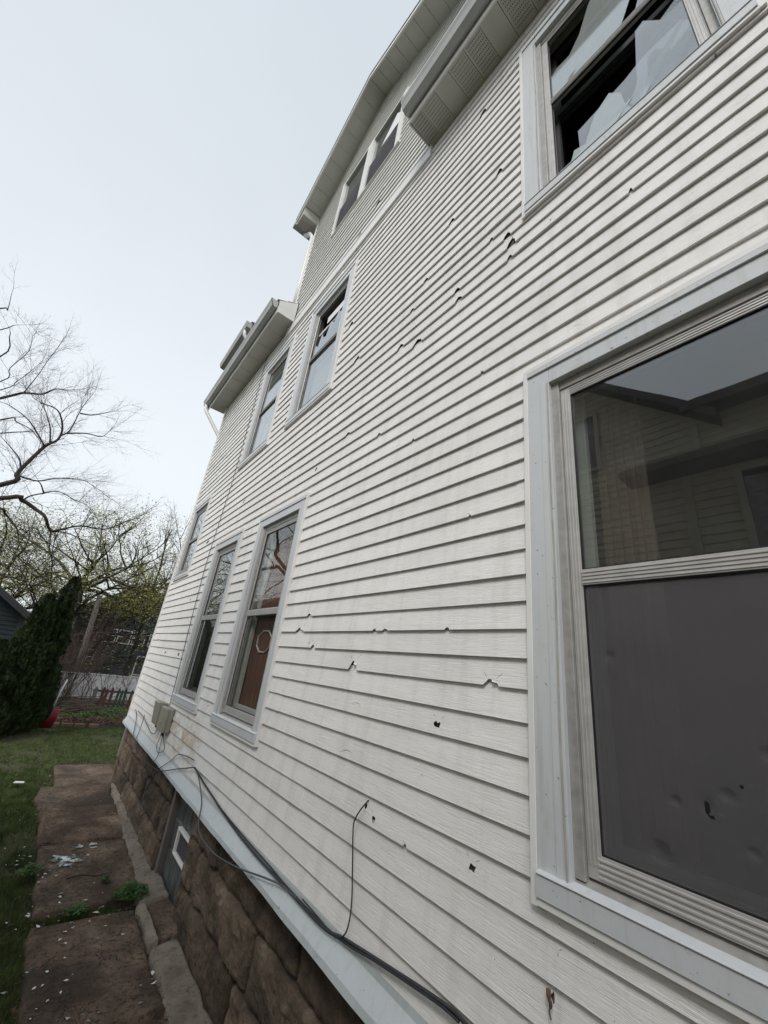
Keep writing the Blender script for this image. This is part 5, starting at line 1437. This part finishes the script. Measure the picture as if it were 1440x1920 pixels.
def arbor(x, y, h, r, label, seed):
    t_ = empty('arborvitae', (x, y, 0), label, 'evergreen tree', 'dark evergreens at the left of the lawn')
    MB().tube([(x, y, -.1), (x, y, h * .5), (x + .01, y, h * .93)], .06, 7, .01).build('trunk', 'bark', t_)
    g_ = np.random.default_rng(seed); n = 26000
    zz = g_.random(n) ** .85; an = g_.uniform(0, 6.28, n)
    prof = np.minimum(1, (zz + .04) / .14) ** .5 * (1 - np.clip((zz - .12) / .88, 0, 1)) ** .72
    lump = np.array([.16 * nz(math.cos(a) * 2.2 + seed, math.sin(a) * 2.2, z * h * 2.6) + .10 * nz(math.cos(a) * 6 + seed, math.sin(a) * 6, z * h * 7) for a, z in zip(an, zz)])
    rr = r * (prof + lump * 1.9) * (1 - .38 * g_.random(n) ** 2.2); rr = np.maximum(rr, .02)
    P_ = np.stack([x + np.cos(an) * rr, y + np.sin(an) * rr, .02 + zz * h], 1)
    # each spray: an upright, slightly outward leaning fan
    s_ = g_.uniform(.022, .055, n)[:, None]
    out = np.stack([np.cos(an), np.sin(an), np.zeros(n)], 1)
    upv = np.stack([np.cos(an) * .55, np.sin(an) * .55, np.ones(n)], 1) + g_.normal(size=(n, 3)) * .28; upv /= np.linalg.norm(upv, axis=1)[:, None]
    side = np.cross(upv, out + g_.normal(size=(n, 3)) * .7); side /= np.linalg.norm(side, axis=1)[:, None] + 1e-9
    V = np.stack([P_ - upv * s_, P_ - side * s_ * .45 + upv * s_ * .2, P_ + upv * s_ * 1.1, P_ + side * s_ * .45 + upv * s_ * .2], 1)
    tag(npmesh('foliage', V.reshape(-1, 3), np.arange(n * 4).reshape(n, 4), 'arborvitae', t_), kind='stuff')
arbor(-1.30, 11.5, 3.08, .43, 'dark conical evergreen, the tallest and rightmost of the row', 1)
arbor(-1.60, 11.15, 2.60, .46, 'dark conical evergreen with a broad top, second from the right in the row', 2)
arbor(-1.98, 10.7, 1.62, .50, 'lower dark evergreen at the left edge of the photo', 3)

# ================================================================== NEIGHBOUR HOUSE ACROSS THE PASSAGE (seen mirrored in the panes)
nh = empty('neighbour_house', (-4.2, .6, 0), 'beige clapboard neighbour house mirrored in the near window glass', 'house')
NX = -4.0
m_ = MB(); z = 0
PY, PZ, G0, G1, NE = 2.62, 6.62, 1.08, 4.16, 5.25
while z < PZ - .1:
    if z < NE: a, b = -3.2, 4.16
    else:
        f = (z - NE) / (PZ - NE); a, b = G0 + (PY - G0) * f, G1 + (PY - G1) * f
    zt_ = z + .1016
    if zt_ < NE: a1, b1 = a, b
    else:
        f = max(0, (zt_ - NE) / (PZ - NE)); a1, b1 = G0 + (PY - G0) * f, G1 + (PY - G1) * f
        if z < NE: a1, b1 = a, b
    m_.hexa([(NX - .03, a, z), (NX + .016, a, z), (NX + .016, b, z), (NX - .03, b, z), (NX - .03, a1, zt_), (NX + .002, a1, zt_), (NX + .002, b1, zt_), (NX - .03, b1, zt_)])
    z = zt_
tag(m_.build('siding', 'siding_beige', nh), kind='stuff')
MB().box(NX - 5, NX - .031, -3.2, 4.16, 0, NE).build('wall', 'siding_beige', nh)
MB().box(NX - .02, NX + .034, 4.10, 4.19, 0, NE).box(NX + .0165, NX + .034, 1.26, 1.36, 0, 4.5).box(NX + .0165, NX + .034, 1.10, 1.20, 4.8, 5.2).build('corner_board', 'beige_trim', nh)
m_ = MB()
m_.hexa([(NX + .30, -3.2, NE), (NX - 5, -3.2, NE + 2.3), (NX - 5, G0 + .1, NE + 2.3), (NX + .30, G0 + .1, NE), (NX + .30, -3.2, NE + .12), (NX - 5, -3.2, NE + 2.42), (NX - 5, G0 + .1, NE + 2.42), (NX + .30, G0 + .1, NE + .12)])
for s_, G_ in ((-1, G0 - .22), (1, G1 + .22)):
    sl = (PZ - NE) / abs(PY - (G0 if s_ < 0 else G1)); zz = PZ - abs(PY - G_) * sl
    m_.hexa([(NX + .28, G_, zz), (NX - 5, G_, zz), (NX - 5, PY, PZ), (NX + .28, PY, PZ), (NX + .28, G_, zz + .13), (NX - 5, G_, zz + .13), (NX - 5, PY, PZ + .13), (NX + .28, PY, PZ + .13)])
tag(m_.build('roof', 'shingle', nh), kind='stuff')
MB().hexa([(NX + .42, -3.2, 4.52), (NX + .03, -3.2, 4.52), (NX + .03, 1.9, 4.52), (NX + .42, 1.9, 4.52), (NX + .42, -3.2, 4.60), (NX + .03, -3.2, 4.84), (NX + .03, 1.9, 4.84), (NX + .42, 1.9, 4.60)]).build('porch_roof', 'shingle', nh)
w = empty('window', (NX, .5, 3.6)); w.parent = nh; w.matrix_parent_inverse = world_of(nh).inverted()
frame_mb(.12, .86, 3.3, 4.48, .07, NX + .017, NX + .05).build('frame', 'beige_trim', w)
MB().box(NX + .018, NX + .024, .19, .79, 3.37, 4.41).build('pane', 'glass', w)
MB().box(NX + .010, NX + .0165, .19, .79, 3.37, 4.41).build('dark_panel', 'interior', w)  # flat dark panel, shade of the room behind painted in
w = empty('window', (NX, 2.9, 5.2)); w.parent = nh; w.matrix_parent_inverse = world_of(nh).inverted()
frame_mb(2.25, 2.95, 4.95, 5.95, .06, NX + .017, NX + .05).build('frame', 'beige_trim', w)
MB().box(NX + .018, NX + .024, 2.31, 2.89, 5.01, 5.89).build('pane', 'glass', w)
MB().box(NX + .010, NX + .0165, 2.31, 2.89, 5.01, 5.89).build('dark_panel', 'interior', w)  # again a dark panel painted as the shaded room
